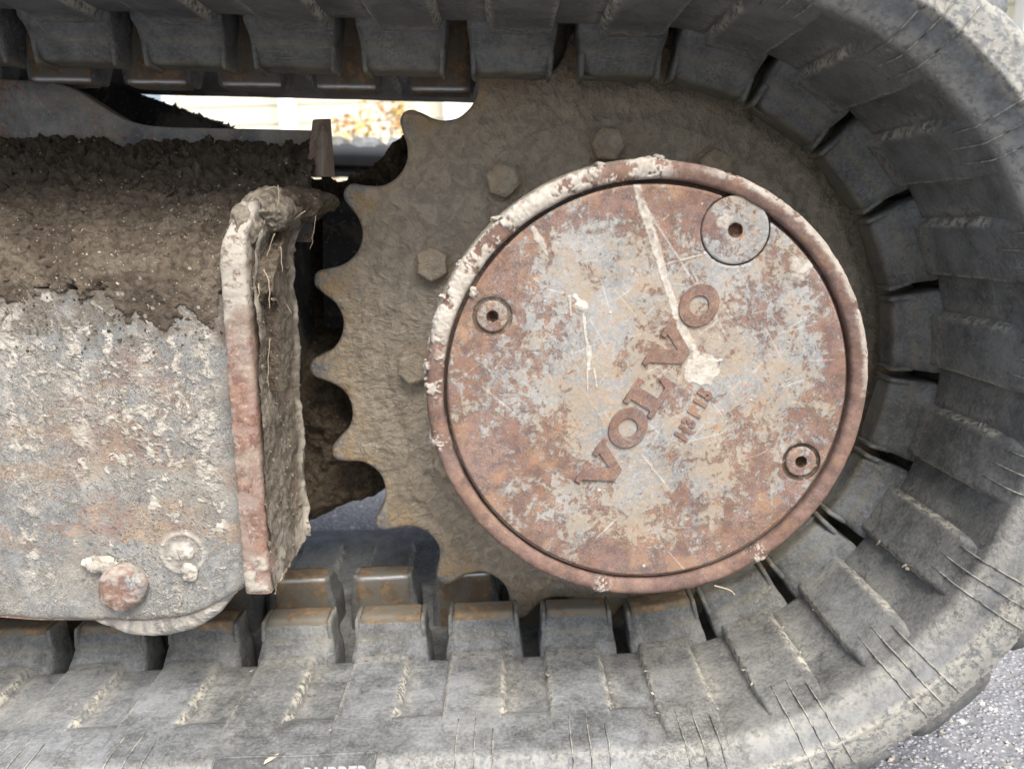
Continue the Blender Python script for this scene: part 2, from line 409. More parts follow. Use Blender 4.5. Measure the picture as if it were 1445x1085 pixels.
# ------------------------------------------------------------------ track path
R0, NT = .315, 21
PIT = 2 * pi * R0 / NT
TB = radians(-86.2); TT = radians(90.6)
nT = np.array([cos(TT), sin(TT)]); nB = np.array([cos(TB), sin(TB)])
dT = np.array([-sin(TT), cos(TT)])          # ccw direction along the top run (leftwards)
dB = np.array([-sin(TB), cos(TB)])          # ccw direction along the bottom run (rightwards)
def loop_for(L):
    q = nT - nB; dirn = np.array([-q[1], q[0]]); dirn /= np.linalg.norm(dirn)
    if dirn[0] > 0: dirn = -dirn
    c = dirn * L; r2 = R0 - c @ nT
    st = (c - 0) @ dT                        # straight length on top
    return c, r2, st
lo, hi = 1.6, 1.6 + .2
def total(L):
    c, r2, st = loop_for(L); return R0 * (TT - TB) + 2 * st + r2 * (2 * pi - (TT - TB))
NL = math.ceil(total(lo) / PIT)
for _ in range(60):
    mid = (lo + hi) / 2
    if total(mid) < NL * PIT: lo = mid
    else: hi = mid
IC, R2, ST = loop_for(lo)
LT = NL * PIT
def path(s):
    """s=0 at angle 0, counter-clockwise. returns (x, z, outward angle, curvature radius or None)"""
    s = s % LT
    a1 = R0 * TT
    if s < a1: a = s / R0; return R0 * cos(a), R0 * sin(a), a, R0
    s -= a1
    if s < ST: p = nT * R0 + dT * s; return p[0], p[1], TT, None
    s -= ST
    arc2 = R2 * (2 * pi - (TT - TB))
    if s < arc2: a = TT + s / R2; return IC[0] + R2 * cos(a), IC[1] + R2 * sin(a), a, R2
    s -= arc2
    if s < ST: p = IC + nB * R2 + dB * s; return p[0], p[1], TB, None
    s -= ST
    a = TB + s / R0; return R0 * cos(a), R0 * sin(a), a, R0
def frame_at(s):
    x, z, a, R = path(s)
    t = Vector((-sin(a), 0, cos(a))); y = Vector((0, 1, 0)); inn = Vector((-cos(a), 0, -sin(a)))
    m = Matrix.Identity(4)
    for i in range(3): m[i][0] = t[i]; m[i][1] = y[i]; m[i][2] = inn[i]
    m[0][3] = x; m[1][3] = 0; m[2][3] = z
    return m, R
def bend(V, R):
    V = np.asarray(V, float).copy()
    if R:
        a = V[..., 0] / R; h = V[..., 2]
        V[..., 0] = (R - h) * np.sin(a); V[..., 2] = R - (R - h) * np.cos(a)
    return V
PH = R0 * radians(7.9)
LINKS = [PH + k * PIT for k in range(NL)]

def belt_mesh(name, fine=True, y0=0.):
    prof = [(-.2465, -.016), (-.2495, -.006), (-.2485, .004), (-.2487, .0075), (-.2492, .0088), (-.2482, .0102), (-.2470, .0104),
            (-.2440, .0136), (-.2400, .0178), (-.2350, .0230), (-.2305, .0274), (-.2275, .0298), (-.2235, .0305), (-.212, .0291),
            (-.204, .0277), (-.196, .0263), (-.188, .0252), (-.180, .0245), (-.172, .0242), (-.166, .0240), (-.158, .0240),
            (-.145, .0240), (-.13, .0240), (-.115, .0240), (-.10, .0240), (-.09, .0240), (-.0825, .0236), (-.0790, .0228), (-.0768, .017), (-.0752, .008), (-.074, -.004)]
    if not fine: prof = [prof[i] for i in (0, 1, 4, 7, 10, 13, 16, 20, 25, 29, 30)]
    back = [(-y, h) for y, h in prof[::-1]]
    out = [(.243, -.0195), (.2, -.021), (.1, -.021), (0, -.021), (-.1, -.021), (-.2, -.021), (-.243, -.0195)]
    pr = np.array(prof + back + out)
    per = 16 if fine else 4
    n = NL * per; Ss = np.arange(n) / per * PIT
    P = np.zeros((n, len(pr), 3)); mud = np.zeros((n, len(pr)))
    for i, s in enumerate(Ss):
        x, z, a, R = path(s)
        h = pr[:, 1].copy(); Y = pr[:, 0]
        straight_b = ss(TB * R0 + LT - ST - .1, TB * R0 + LT - ST + .3, s) if False else (1.0 if (R is None and a == TB) else 0.0)
        if straight_b:      # recess floors end in a clean step on the lower run
            floor = .0236
            tt = ss(-.172, -.1755, -np.abs(Y)) if False else 1 - ss(.1705, .1745, np.abs(Y))
            reg = (np.abs(Y) > .085) & (np.abs(Y) < .222) & (h > .02)
            h = np.where(reg, floor * tt + .0309 * (1 - tt), h)
        if R is None: h = h + .011 * ss(.09, .25, Y)
        w_ = fbm(P3(s * 1., Y, Y * 0 + 3), 18, 3, 5) * .0006 * (h > .005)
        h = h + w_
        P[i, :, 0] = x - h * cos(a); P[i, :, 2] = z - h * sin(a); P[i, :, 1] = Y + y0 + fbm(P3(s, Y, h), 12, 2, 9) * .0005
        ph = ((s - PH + PIT / 2) % PIT) - PIT / 2
        mud[i] = .7 * np.exp(-((np.abs(Y) - .2475) / .0022) ** 2) + .35 * np.exp(-((np.abs(Y) - .232) / .005) ** 2) \
            + .35 * np.exp(-((ph - .029) / .004) ** 2) * (np.abs(Y) < .17) * (np.abs(Y) > .08)
    me = mesh_np(name, P, grid_faces(n, len(pr), True, True), attrs={'mud': mud, 'film_and_sheen': np.repeat(ss(.2275, .2300, np.abs(pr[:, 0]))[None], n, 0)})  # second mask: outer shoulders that get the painted sky light
    return me

track = empty('rubber_track', (0, 0, 0))
tag(track, 'dusty grey rubber crawler track curving round the toothed sprocket, with square lugs inside', 'crawler track')
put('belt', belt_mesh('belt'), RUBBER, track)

# moulded rib between two recesses, from the lug out to the border
def rib_mesh(R, sgn):
    a = np.concatenate([[-.0372, -.0368, -.0360, -.0345, -.0325], np.linspace(-.029, .016, 16), [.0185, .0205, .0225, .0245, .0265]])
    Yv = np.concatenate([[-.071, -.0735, -.0755], np.linspace(-.078, -.20, 56), [-.204, -.208, -.212, -.216, -.219, -.222, -.2245, -.226]])
    A, Y = np.meshgrid(a, Yv, indexing='ij')
    wob = fbm(P3(A * 0 + 1.3, Y, 0 * A), 40, 3, 3) * .0010
    # flare toward the lug on both sides
    fl = 1 + .32 * np.exp(-((np.abs(Y) - .072) / .006) ** 2)
    Aw = np.where(A > 0, A * fl, A) + wob
    t = np.minimum(ss(-.0372, -.0318, A), 1 - ss(.0168, .0256, A))
    end = ss(-.224, -.196, Y)
    h = .0200 + .0118 * t
    h = h + .0008 * np.exp(-((np.abs(Y) - .072) / .008) ** 2) * t
    h = np.where(Y < -.19, h - .0016 * (1 - ss(-.222, -.190, Y)) - .004 * (1 - ss(-.2255, -.218, Y)), h)
    h = h + fbm(P3(A, Y, 0 * A), 30, 2, 2) * .0004
    V = P3(Aw, Y * sgn, h + (.011 * ss(.09, .25, -Y) if (sgn < 0 and not R) else 0))
    mud = .95 * (np.exp(-((A + .0345) / .0024) ** 2) + .9 * np.exp(-((A - .0200) / .0030) ** 2)) * ss(-.20, -.17, Y) * ss(-.085, -.11, Y) * 1.3 * ss(-.35, .15, fbm(P3(A, Y, 0 * A + 2), 30, 3, 6) + .2)
    mud = mud + .35 * np.exp(-((Y + .088) / .010) ** 2)
    return mesh_np('rib', bend(V, R), grid_faces(*V.shape[:2], flip=(sgn > 0)), attrs={'mud': mud})
# lug: rubber block with side wings, standing on the belt; front = Y side (-) or back (+)
def loft(rings, nx=9, cap=True):
    """rings: list of (a0,a1,Y0,Y1,h, rnd) -> closed-side block"""
    Vs = []
    N = 40
    for (a0, a1, y0_, y1_, h, rd) in rings:
        ca, cy_ = (a0 + a1) / 2, (y0_ + y1_) / 2; ha, hy = (a1 - a0) / 2, (y1_ - y0_) / 2
        th = np.linspace(0, 2 * pi, N, endpoint=False)
        # rounded rectangle through superellipse on corner distance
        c, s_ = np.cos(th), np.sin(th)
        k = 1 / np.maximum(np.abs(c), np.abs(s_)); x, y = c * k, s_ * k
        q = np.stack([x * ha, y * hy], 1)
        rr = rd; lim = np.array([ha - rr, hy - rr]); qq = np.clip(q, -lim, lim); d = q - qq; dn = np.linalg.norm(d, axis=1, keepdims=True)
        q = qq + d / np.maximum(dn, 1e-9) * np.minimum(dn, rr)
        Vs.append(np.stack([ca + q[:, 0], cy_ + q[:, 1], np.full(N, h)], 1))
    V = np.array(Vs); n = len(rings)
    F = grid_faces(n, N, False, True, flip=True)
    V = V.reshape(-1, 3); top = len(V); V = np.vstack([V, V[-N:].mean(0)])
    b = (n - 1) * N
    F3 = np.array([[b + i, top, b + (i + 1) % N][::-1] for i in range(N)])
    return V, F, F3
def lug_mesh(sgn, R, kind=0):
    rings = [(-.0395, .0395, -.084, -.034, -.006, .003), (-.0392, .0392, -.083, -.034, .018, .003), (-.0385, .0385, -.0808, -.0345, .029, .004),
             (-.0372, .0372, -.0765, -.035, .034, .004), (-.0362, .0362, -.0728, -.035, .0385, .0035), (-.0355, .0355, -.0700, -.035, .0425, .003), (-.0350, .0350, -.0682, -.035, .0475, .003),
             (-.0342, .0342, -.0668, -.035, .0525, .003), (-.0338, .0338, -.0655, -.035, .0565, .003), (-.0332, .0332, -.0640, -.0355, .0590, .003), (-.0322, .0322, -.0615, -.0370, .0602, .003), (-.028, .028, -.058, -.040, .0605, .003)]
    V, F, F3 = loft(rings)
    V[:, 2] += fbm(V, 55, 3, 4) * .0008; V[:, 1] += fbm(V, 50, 3, 8 + kind) * .0013 * (V[:, 1] < -.05); V[:, 0] += fbm(V, 45, 3, 12 + kind) * .001
    tanv = np.exp(-((V[:, 2] - .0435) / .0035) ** 2) * (V[:, 1] < -.05) * .6 + ss(.055, .06, V[:, 2]) * .7
    if kind:   # torn corner
        cut = np.exp(-(((V[:, 0] - .033) / .007) ** 2 + ((V[:, 2] - .058) / .012) ** 2)) * (V[:, 1] < -.05); V[:, 1] += cut * .006; V[:, 2] -= cut * .004
    V[:, 1] *= -sgn * 1.0 if sgn > 0 else 1.0
    if sgn > 0: F = F[:, ::-1]; F3 = F3[:, ::-1]
    return mesh_np('lug', V if R == R0 else bend(V, R), F, F3, attrs={'tan': tanv})
def capmesh(sgn, R):
    """metal core showing through the crown of a front lug, or as the bare inner face of a back lug"""
    if sgn < 0:
        rings = [(-.0305, .0305, -.0650, -.0385, .055, .002), (-.0303, .0303, -.0648, -.0385, .0605, .002), (-.0298, .0298, -.0640, -.039, .0628, .002), (-.0285, .0285, -.0625, -.040, .0638, .002), (-.024, .024, -.059, -.043, .064, .002)]
        V, F, F3 = loft(rings); worn = np.zeros(len(V))
    else:
        rings = [(-.0305, .0305, .0335, .046, -.008, .002), (-.0305, .0305, .0332, .046, .020, .002), (-.0300, .0300, .0335, .047, .048, .002), (-.0295, .0295, .0337, .05, .0555, .003),
                 (-.0293, .0293, .0340, .052, .0585, .003), (-.0288, .0288, .0352, .056, .0607, .003), (-.0278, .0278, .038, .06, .0618, .003), (-.024, .024, .042, .056, .062, .002)]
        V, F, F3 = loft(rings); worn = np.exp(-((V[:, 2] - .0580) / .0014) ** 2) * (V[:, 1] < .05)
    V += np.stack([fbm(V, 60, 3, k) * .0007 for k in (1, 2, 3)], 1)
    return mesh_np('metal_core', V if R == R0 else bend(V, R), F, F3, attrs={'worn': worn})
def wing_mesh(R, sx):
    rings = [(sx * .0335 - .0030, sx * .0335 + .0030, -.0690, -.036, .044, .0026), (sx * .0332 - .0027, sx * .0332 + .0027, -.0680, -.037, .056, .0026), (sx * .0330 - .0024, sx * .0330 + .0024, -.0668, -.0375, .0618, .0023), (sx * .0330 - .0015, sx * .0330 + .0015, -.0655, -.038, .0634, .0014)]
    V, F, F3 = loft(rings); V[:, 0] += fbm(V, 80, 2, 3) * .0006; V[:, 2] += fbm(V, 70, 2, 5) * .0014 * (V[:, 2] > .055)
    return mesh_np('side_wing', V if R == R0 else bend(V, R), F, F3, attrs={'tan': ss(.054, .062, V[:, 2]) * .8})
# fine moulded grip lines running over the shoulder
def grip_mesh(R):
    mb = MB()
    pth = [(-.172, .0262 + .005), (-.186, .0303 + .001), (-.200, .0313), (-.218, .0312), (-.2238, .0310), (-.2278, .0301), (-.2308, .0277), (-.2353, .0234), (-.2403, .0182), (-.2443, .0140), (-.2474, .0106), (-.2490, .0092), (-.2500, .0), (-.2500, -.010)]
    for i, a in enumerate((-.019, -.004, .011)):
        st = (1, 0, 2)[i] if False else 1 + (i == 2)
        p3 = [(a + .0002 * math.sin(900 * y + i), y, h) for y, h in pth[st:]]
        p3 = bend(np.array(p3), R); mb.tube([(q[0], q[1], q[2] + .0003) for q in p3], .00062, 5)
    me = bpy.data.meshes.new('grip_lines'); me.from_pydata(mb.v, [], mb.f); me.polygons.foreach_set('use_smooth', [True] * len(me.polygons))
    a = me.attributes.new('mud', 'FLOAT', 'POINT'); a.data.foreach_set('value', np.full(len(me.vertices), .6, np.float32)); return me
# outer tread block
def tread_mesh(R, sgn):
    rings = [(-.042, .042, -.2475, -.02, -.010, .007), (-.038, .038, -.2460, -.022, -.022, .008), (-.033, .033, -.236, -.025, -.035, .008), (-.029, .029, -.230, -.027, -.039, .008)]
    V, F, F3 = loft(rings); V[:, 1] += fbm(V, 40, 2, 3) * .002
    F, F3 = F[:, ::-1], F3[:, ::-1]
    if sgn > 0: V[:, 1] *= -1; F = F[:, ::-1]; F3 = F3[:, ::-1]
    return mesh_np('tread_block', bend(V, R), F, F3)
BANK = {}
def bank(key, fn):
    if key not in BANK: BANK[key] = fn()
    return BANK[key]
OFFB = -.024
for k, s in enumerate(LINKS):
    mtx, R = frame_at(s)
    rk = 0 if R is None else round(R, 3)
    def pc(name, fn, mat, key, parent=track, mt=None):
        me = bank((name, rk, key), fn)
        if not me.materials: me.materials.append(mat)
        o = bpy.data.objects.new(name, me); COL.objects.link(o); o.parent = parent
        if mt is not None: o.matrix_local = mt
        return o
    kd = 1 if k in (3, 16, 40) or k % 7 == 5 else 0
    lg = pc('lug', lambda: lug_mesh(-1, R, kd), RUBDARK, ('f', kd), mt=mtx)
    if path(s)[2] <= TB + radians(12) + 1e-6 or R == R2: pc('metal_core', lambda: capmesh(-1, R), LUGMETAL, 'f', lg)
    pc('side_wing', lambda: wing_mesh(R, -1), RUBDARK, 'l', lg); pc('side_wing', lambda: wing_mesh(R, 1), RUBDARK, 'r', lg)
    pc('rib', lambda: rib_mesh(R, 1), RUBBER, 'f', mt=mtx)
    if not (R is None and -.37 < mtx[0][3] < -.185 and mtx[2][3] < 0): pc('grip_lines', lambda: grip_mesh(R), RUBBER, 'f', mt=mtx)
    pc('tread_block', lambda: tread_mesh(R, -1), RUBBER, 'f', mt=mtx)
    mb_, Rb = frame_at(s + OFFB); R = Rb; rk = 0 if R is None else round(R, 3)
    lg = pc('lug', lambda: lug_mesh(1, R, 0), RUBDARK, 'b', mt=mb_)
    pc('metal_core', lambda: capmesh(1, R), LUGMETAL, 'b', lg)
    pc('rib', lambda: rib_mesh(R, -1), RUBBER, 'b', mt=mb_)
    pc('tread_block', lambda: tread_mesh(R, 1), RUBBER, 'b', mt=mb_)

r6 = np.random.default_rng(21)
FLK = []
for q in range(4):
    o_ = blob('mud_flake', (0, 0, 0), (1.0, .8, .12), PALEMUD, None, .42, 1.8, 300 + q, 3); FLK.append(o_.data); bpy.data.objects.remove(o_)
for q in range(30):
    k = r6.integers(0, NL); k = (r6.integers(0, 6) + NL - 7 + r6.integers(0, 4)) % NL if q % 3 else (NL - r6.integers(1, 12)) % NL
    a_ = r6.choice([-.0345, .0215]) + r6.normal(0, .0012); y_ = -r6.uniform(.09, .20); s_ = LINKS[k] + a_
    m_, _R = frame_at(s_); hh = .0312 if abs(a_ + .0345) < .006 else .0300
    o_ = bpy.data.objects.new('mud_flake', FLK[q % 4]); COL.objects.link(o_); o_.parent = track
    sz = r6.uniform(.0007, .0019)
    o_.matrix_local = m_ @ Matrix.Translation((0, y_, hh)) @ Matrix.Rotation(r6.uniform(0, 6), 4, 'Z') @ Matrix.Diagonal((sz * .8, sz * 1.8, sz, 1))

# ------------------------------------------------------------------ lettering
def curve_mesh(name, contours, mtx, ext, bev, mat, parent):
    cu = bpy.data.curves.new(name, 'CURVE'); cu.dimensions = '2D'; cu.fill_mode = 'BOTH'; cu.extrude = ext; cu.bevel_depth = bev; cu.bevel_resolution = 1
    for c in contours:
        sp = cu.splines.new('POLY'); sp.points.add(len(c) - 1)
        for p, q in zip(sp.points, c): p.co = (q[0], q[1], 0, 1)
        sp.use_cyclic_u = True
    return _cv(name, cu, mtx, mat, parent)
def _cv(name, cu, mtx, mat, parent):
    t = bpy.data.objects.new('t', cu); COL.objects.link(t)
    dg = bpy.context.evaluated_depsgraph_get(); me = bpy.data.meshes.new_from_object(t.evaluated_get(dg))
    bpy.data.objects.remove(t); me.transform(mtx); me.name = name; me.materials.clear()
    return put(name, me, mat, parent)
def text_mesh(name, txt, size, mtx, ext, bev, mat, parent, sx=1.0, off=0.):
    cu = bpy.data.curves.new(name, 'FONT'); cu.body = txt; cu.size = size; cu.extrude = ext; cu.bevel_depth = bev; cu.align_x = 'CENTER'; cu.align_y = 'CENTER'; cu.offset = off
    return _cv(name, cu, mtx @ Matrix.Diagonal((sx, 1, 1, 1)), mat, parent)
def glyph(ch):
    """wide slab-serif capitals in a unit-high box"""
    if ch == 'V':
        return [[(0, 1), (.62, 1), (.62, .86), (.50, .86), (.80, .30), (1.02, .86), (.90, .86), (.90, 1), (1.42, 1), (1.42, .86), (1.30, .86), (.92, 0), (.55, 0), (.12, .86), (0, .86)]], 1.42
    if ch == 'L':
        return [[(0, 1), (.72, 1), (.72, .86), (.52, .86), (.52, .16), (.88, .16), (.98, .42), (1.12, .42), (1.08, 0), (0, 0), (0, .14), (.16, .14), (.16, .86), (0, .86)]], 1.12
    o = [(.60 + .60 * cos(t), .5 + .54 * sin(t)) for t in np.linspace(0, 2 * pi, 40, endpoint=False)]
    i = [(.60 + .29 * cos(t), .5 + .30 * sin(t)) for t in np.linspace(0, 2 * pi, 32, endpoint=False)]
    return [o, i], 1.20

# ------------------------------------------------------------------ sprocket and hub
wheel = empty('drive_sprocket', (0, 0, 0))
tag(wheel, 'muddy toothed drive sprocket with rusty round hub cover bolted at the centre of the track', 'sprocket')
# contour with 21 teeth
RTIP, RROOT = .3137, .2765
TA = radians(13.6)
def sprocket_contour():
    half = pi / NT; pts = []
    # one tooth space in polar half-profile: root circle arc then flank to rounded tip (angle from space centre)
    c = np.array([.3105, 0.]); rg = .0330         # gullet circle centre on the space axis
    prof = []
    for t in np.linspace(180, 116, 12): prof.append(c + rg * np.array([cos(radians(t)), sin(radians(t))]))
    tipc = (RTIP - .0112) * np.array([cos(half), sin(half)])
    ax = np.array([cos(half), sin(half)]); pe = np.array([-sin(half), cos(half)])
    for t in np.linspace(-64, 0, 9): prof.append(tipc + .0112 * (ax * cos(radians(t)) + pe * sin(radians(t))))
    prof = smooth_poly(prof, 2)
    full = np.vstack([(prof * [1, -1])[::-1], prof[1:]])[:-1]
    full = resample(full, .0016)
    for k in range(NT):
        a = TA + half + k * 2 * half; Rm = np.array([[cos(a), -sin(a)], [sin(a), cos(a)]])
        pts.append(full @ Rm.T)
    return np.vstack(pts)
C = sprocket_contour(); nC = len(C)
ang = np.arctan2(C[:, 1], C[:, 0]); inner = .150 * np.stack([np.cos(ang), np.sin(ang)], 1)
# inward offset normals for the bevelled edge
tg = np.roll(C, -1, 0) - np.roll(C, 1, 0); tg /= np.linalg.norm(tg, axis=1)[:, None]; nrm = np.stack([tg[:, 1], -tg[:, 0]], 1)
def inset(d): return C - nrm * d
rows = []; Ys = []
mid = inset(.0062)
angm = np.arctan2(mid[:, 1], mid[:, 0])
inner = .150 * np.stack([np.cos(ang), np.sin(ang)], 1)
for t in np.linspace(0, 1, 62): rows.append(inner * (1 - t) + mid * t); Ys.append(0.)
for d, y in ((.0046, .0002), (.0030, .0006), (.0017, .0014), (.0008, .0026), (.0002, .0044), (0, .0075)): rows.append(inset(d)); Ys.append(y)
for d, y in ((0, .020), (.0005, .0265), (.0020, .0295), (.004, .031)): rows.append(inset(d)); Ys.append(y)
rows.append(inner * .2 + mid * .8); Ys.append(.031); rows.append(inner); Ys.append(.031)
Q = np.array(rows); nr = len(rows); Yr = np.repeat(np.array(Ys)[:, None], nC, 1)
r_ = np.linalg.norm(Q, axis=2); P = P3(Q[..., 0], Yr, Q[..., 1])
front = (np.arange(nr) < 66)[:, None] * 1.
edge = ss(.262, .300, r_)
lump = fbm(P, 34, 5, 1) * .0024 + fbm(P, 130, 4, 2, .65) * .0019 + ridged(P, 75, 3, 3) * .0009
amt = front * (1 - .72 * edge) * ss(0, .004, .0095 - Yr)
ringboss = -.004 * (1 - ss(.224, .236, r_)) - .002 * (1 - ss(.256, .262, r_))       # raised inner flange
P[..., 1] += -lump * amt + ringboss * front * ss(0, .004, .0095 - Yr) + fbm(P, 22, 3, 4) * .0008
P[..., 0] += fbm(P, 30, 3, 7) * .0009; P[..., 2] += fbm(P, 30, 3, 8) * .0009
rust = edge * .9 + .35 * ss(.235, .28, r_); worn = ss(.286, .304, r_) * ss(-.4, .4, fbm(P, 60, 3, 15) + .15) + ss(.0, .005, Yr) * .9
grid('toothed_disc', P, SPROCKET, wheel, cv=True, flip=False, attrs={'rust': rust, 'worn': np.clip(worn, 0, 1)})

# hex bolts
def hexbolt(parent, name, c, y, rh, hh, mat, rot, wash=True):
    e = empty(name, (0, 0, 0)) if False else None
    n = 48; th = np.linspace(0, 2 * pi, n, endpoint=False) + rot
    rhex = rh / np.maximum.reduce([np.abs(np.cos((th - rot) % (pi / 3) - pi / 6))]) * .88
    rows_ = []
    if wash:
        for r, yy in ((rh * 1.12, 0.003), (rh * 1.12, -.0005), (rh * 1.08, -.0015), (rh * 1.0, -.0016)): rows_.append((np.full(n, r), yy))
    for f, yy in ((1.0, -.003), (1.0, -hh * .82), (.97, -hh * .93), (.90, -hh), (.70, -hh - .0006), (.35, -hh - .0006), (.01, -hh - .0006)):
        rr = rhex * f if f > .92 else np.minimum(rhex * f, rh * f * 1.02); rows_.append((rr, yy))
    P = np.array([P3(c[0] + r * np.cos(th), y + yy, c[1] + r * np.sin(th)) for r, yy in rows_])
    P[..., 1] += -fbm(P, 90, 4, 3) * .0011; P[..., 0] += fbm(P, 80, 3, 5) * .0009; P[..., 2] += fbm(P, 80, 3, 6) * .0009
    return grid(name, P, mat, parent, cv=True, attrs={'rust': np.full(P.shape[:2], .45)})
b0 = math.atan2(at(857, 203, -.02)[2], at(857, 203, -.02)[0])
for k in range(12):
    a = b0 - .004 + k * 2 * pi / 12
    hexbolt(wheel, 'bolt', (.2034 * cos(a), .2034 * sin(a)), -.0065, .0168, .0165, SPROCKET, a + .3 * k + .4)

# drum between sprocket and cover
lathe('hub_drum', [(.178, .0), (.1785, -.05), (.1782, -.12), (.1775, -.150), (.1755, -.160), (.1735, -.1655), (.170, -.167), (.16, -.168)], DARKST if False else SPROCKET, wheel, 160)
# cover rim: lumpy, with pale mud on the upper left, sandy on the right
def rimdisp(Rr, Yy, T):
    P = P3(Rr * np.cos(T), Yy, Rr * np.sin(T)); Td = np.degrees(T)
    def arc(a, b, f=10): return ss(a - f, a + f, Td) * (1 - ss(b - f, b + f, Td))
    n = fbm(P, 45, 5, 21, .65); n2 = fbm(P, 170, 4, 22, .65); n3 = fbm(P, 420, 3, 26); nn_ = n + .35 * n2 + .2 * n3
    m1 = arc(108, 170, 6) * ss(-.16, -.02, nn_ + .12) + arc(88, 110, 4) * ss(.0, .12, nn_ + .12) + arc(168, 184, 4) * ss(.12, .22, nn_) + arc(190, 200, 3) * ss(.12, .22, nn_) * .8
    m1 = m1 + arc(259, 263, 1.2) * .8 * ss(.0, .12, n2 + n3) + arc(304, 309, 1.5) * .8 * ss(.15, .25, n2 + n3) 
    m2 = arc(2, 78, 8) * ss(-.25, -.05, nn_ + .12) * ss(.1660, .1690, Rr + .0025 * n2)
    mud = np.clip(m1 + m2 * .8, 0, 1)
    lift = np.clip(m1, 0, 1) * (.0010 + .0016 * np.clip(n + .4, 0, 1) + .0016 * n2 + .0006 * n3) + m2 * .0006 * (1 + n2)
    out = ss(.165, .172, Rr)
    Yn = Yy - lift * .6 + n2 * .0004; Rn = Rr + lift * out * .8 + fbm(P, 70, 3, 24) * .0005
    return Rn, Yn, {'mud': mud * ss(.155, .163, Rr), 'rust': 1. + 0 * mud}
rp = [(.1596, -.150), (.1596, -.165), (.1596, -.181), (.1598, -.1858), (.1603, -.1875), (.1612, -.1886), (.1630, -.1894), (.1650, -.1899), (.1670, -.1901), (.1690, -.1899), (.1706, -.1892), (.1718, -.1880), (.1726, -.1864),
      (.1731, -.1840), (.1733, -.179), (.1734, -.173), (.1733, -.1665), (.1725, -.163), (.170, -.161)]
rp = resample([(a, b) for a, b in rp], .0008)
lathe('cover_rim', rp, RIM, wheel, 1400, disp=rimdisp, flip=True)
lathe('groove_floor', [(.1625, -.1795), (.1600, -.1800), (.154, -.1800), (.150, -.1795)], mat_steel('groove_dirt', (.045, .032, .026, 1), (.09, .06, .045, 1), 0.4), wheel, 128, flip=True)

# cover plate: dense displaced disc with holes for the plugs
BP, P1, P2 = [at(*q, -.187)[[0, 2]] for q in ((1038, 325), (695, 447), (1131, 652))]
RB, RS = .0262, .0152
def seg_d(X, Z, a, b):
    ax, az = a; bx, bz = b; dx, dz = bx - ax, bz - az; L = dx * dx + dz * dz + 1e-12
    t = np.clip(((X - ax) * dx + (Z - az) * dz) / L, 0, 1); return np.hypot(X - ax - t * dx, Z - az - t * dz), t
def streak(X, Z, pts, wd, nz, ragged=.5):
    out = np.zeros_like(X)
    for (a, b, w0, w1) in zip(pts[:-1], pts[1:], wd[:-1], wd[1:]):
        A_ = at(*a, -.187)[[0, 2]]; B_ = at(*b, -.187)[[0, 2]]
        d, t = seg_d(X, Z, A_, B_); wv = (w0 + (w1 - w0) * t) * (1 + ragged * nz)
        out = np.maximum(out, ss(1.15, .8, d / np.maximum(wv, 1e-5)))
    return out
h = .00062; ax_ = np.arange(-.1568, .1569, h); X, Z = np.meshgrid(ax_, ax_, indexing='ij'); Rr = np.hypot(X, Z)
base = P3(X, 0 * X, Z)
nz = fbm(base, 160, 4, 31) * 1.2; nzl = fbm(base, 60, 4, 32)
mud = streak(X, Z, [(899, 262), (906, 290), (928, 355), (938, 395), (957, 450), (975, 492), (988, 515)], [.0026, .0032, .0036, .0024, .0034, .0040, .005], fbm(base, 330, 4, 36, .7), .45)
mud *= ss(-.55, -.1, nzl + .25)
cx_, cz_ = at(988, 522, -.187)[[0, 2]]; d = np.hypot(X - cx_, (Z - cz_) * 1.15)
mud = np.maximum(mud, ss(.0150, .0125, d + nz * .0035))
mud = np.maximum(mud, streak(X, Z, [(985, 515), (1018, 508)], [.003, .0008], nz))
mud = np.maximum(mud, streak(X, Z, [(752, 322), (762, 340), (772, 360)], [.0018, .0030, .0010], nz))
mud = np.maximum(mud, streak(X, Z, [(812, 418), (822, 435), (826, 470), (831, 500), (830, 520)], [.0015, .0014, .0012, .0022, .0018], nz, .6))
mud = np.maximum(mud, streak(X, Z, [(803, 418), (806, 446)], [.0009, .0006], nz)); mud = np.maximum(mud, streak(X, Z, [(829, 520), (829, 560)], [.0008, .0003], nz))
mud = np.maximum(mud, streak(X, Z, [(838, 520), (842, 548)], [.0008, .0004], nz))
d = np.hypot(X - at(1132, 378, -.187)[0], Z - at(1132, 378, -.187)[2]); mud = np.maximum(mud, ss(.010, .006, d + nz * .0045) * .85)
mud = np.maximum(mud, streak(X, Z, [(943, 372), (990, 360)], [.0010, .0006], nz, .8) * .7)
mud = np.maximum(mud, streak(X, Z, [(1132, 382), (1150, 368)], [.0022, .0012], nz))
for q in range(26):     # thin flecks
    a = rng.uniform(0, 2 * pi); rr = .15 * math.sqrt(rng.uniform()); p0 = np.array([rr * cos(a), rr * sin(a)]); d = np.hypot(X - p0[0], Z - p0[1])
    mud = np.maximum(mud, ss(1.1, .7, d / (rng.uniform(.0005, .0013) * (1 + .5 * nz))) * .9)
d = np.hypot(X - at(820, 434, -.187)[0], Z - at(820, 434, -.187)[2]); dome = ss(.0056, .0, d)
mud = np.maximum(mud, ss(.0060, .0048, d))
scr = np.zeros_like(X)
def scratch(a, b, wd, st):
    d, t = seg_d(X, Z, a, b); msk = np.exp(-(d / wd) ** 2) * st * np.clip(1.6 * np.minimum(t, 1 - t) * 4, 0, 1); np.maximum(scr, msk, out=scr)
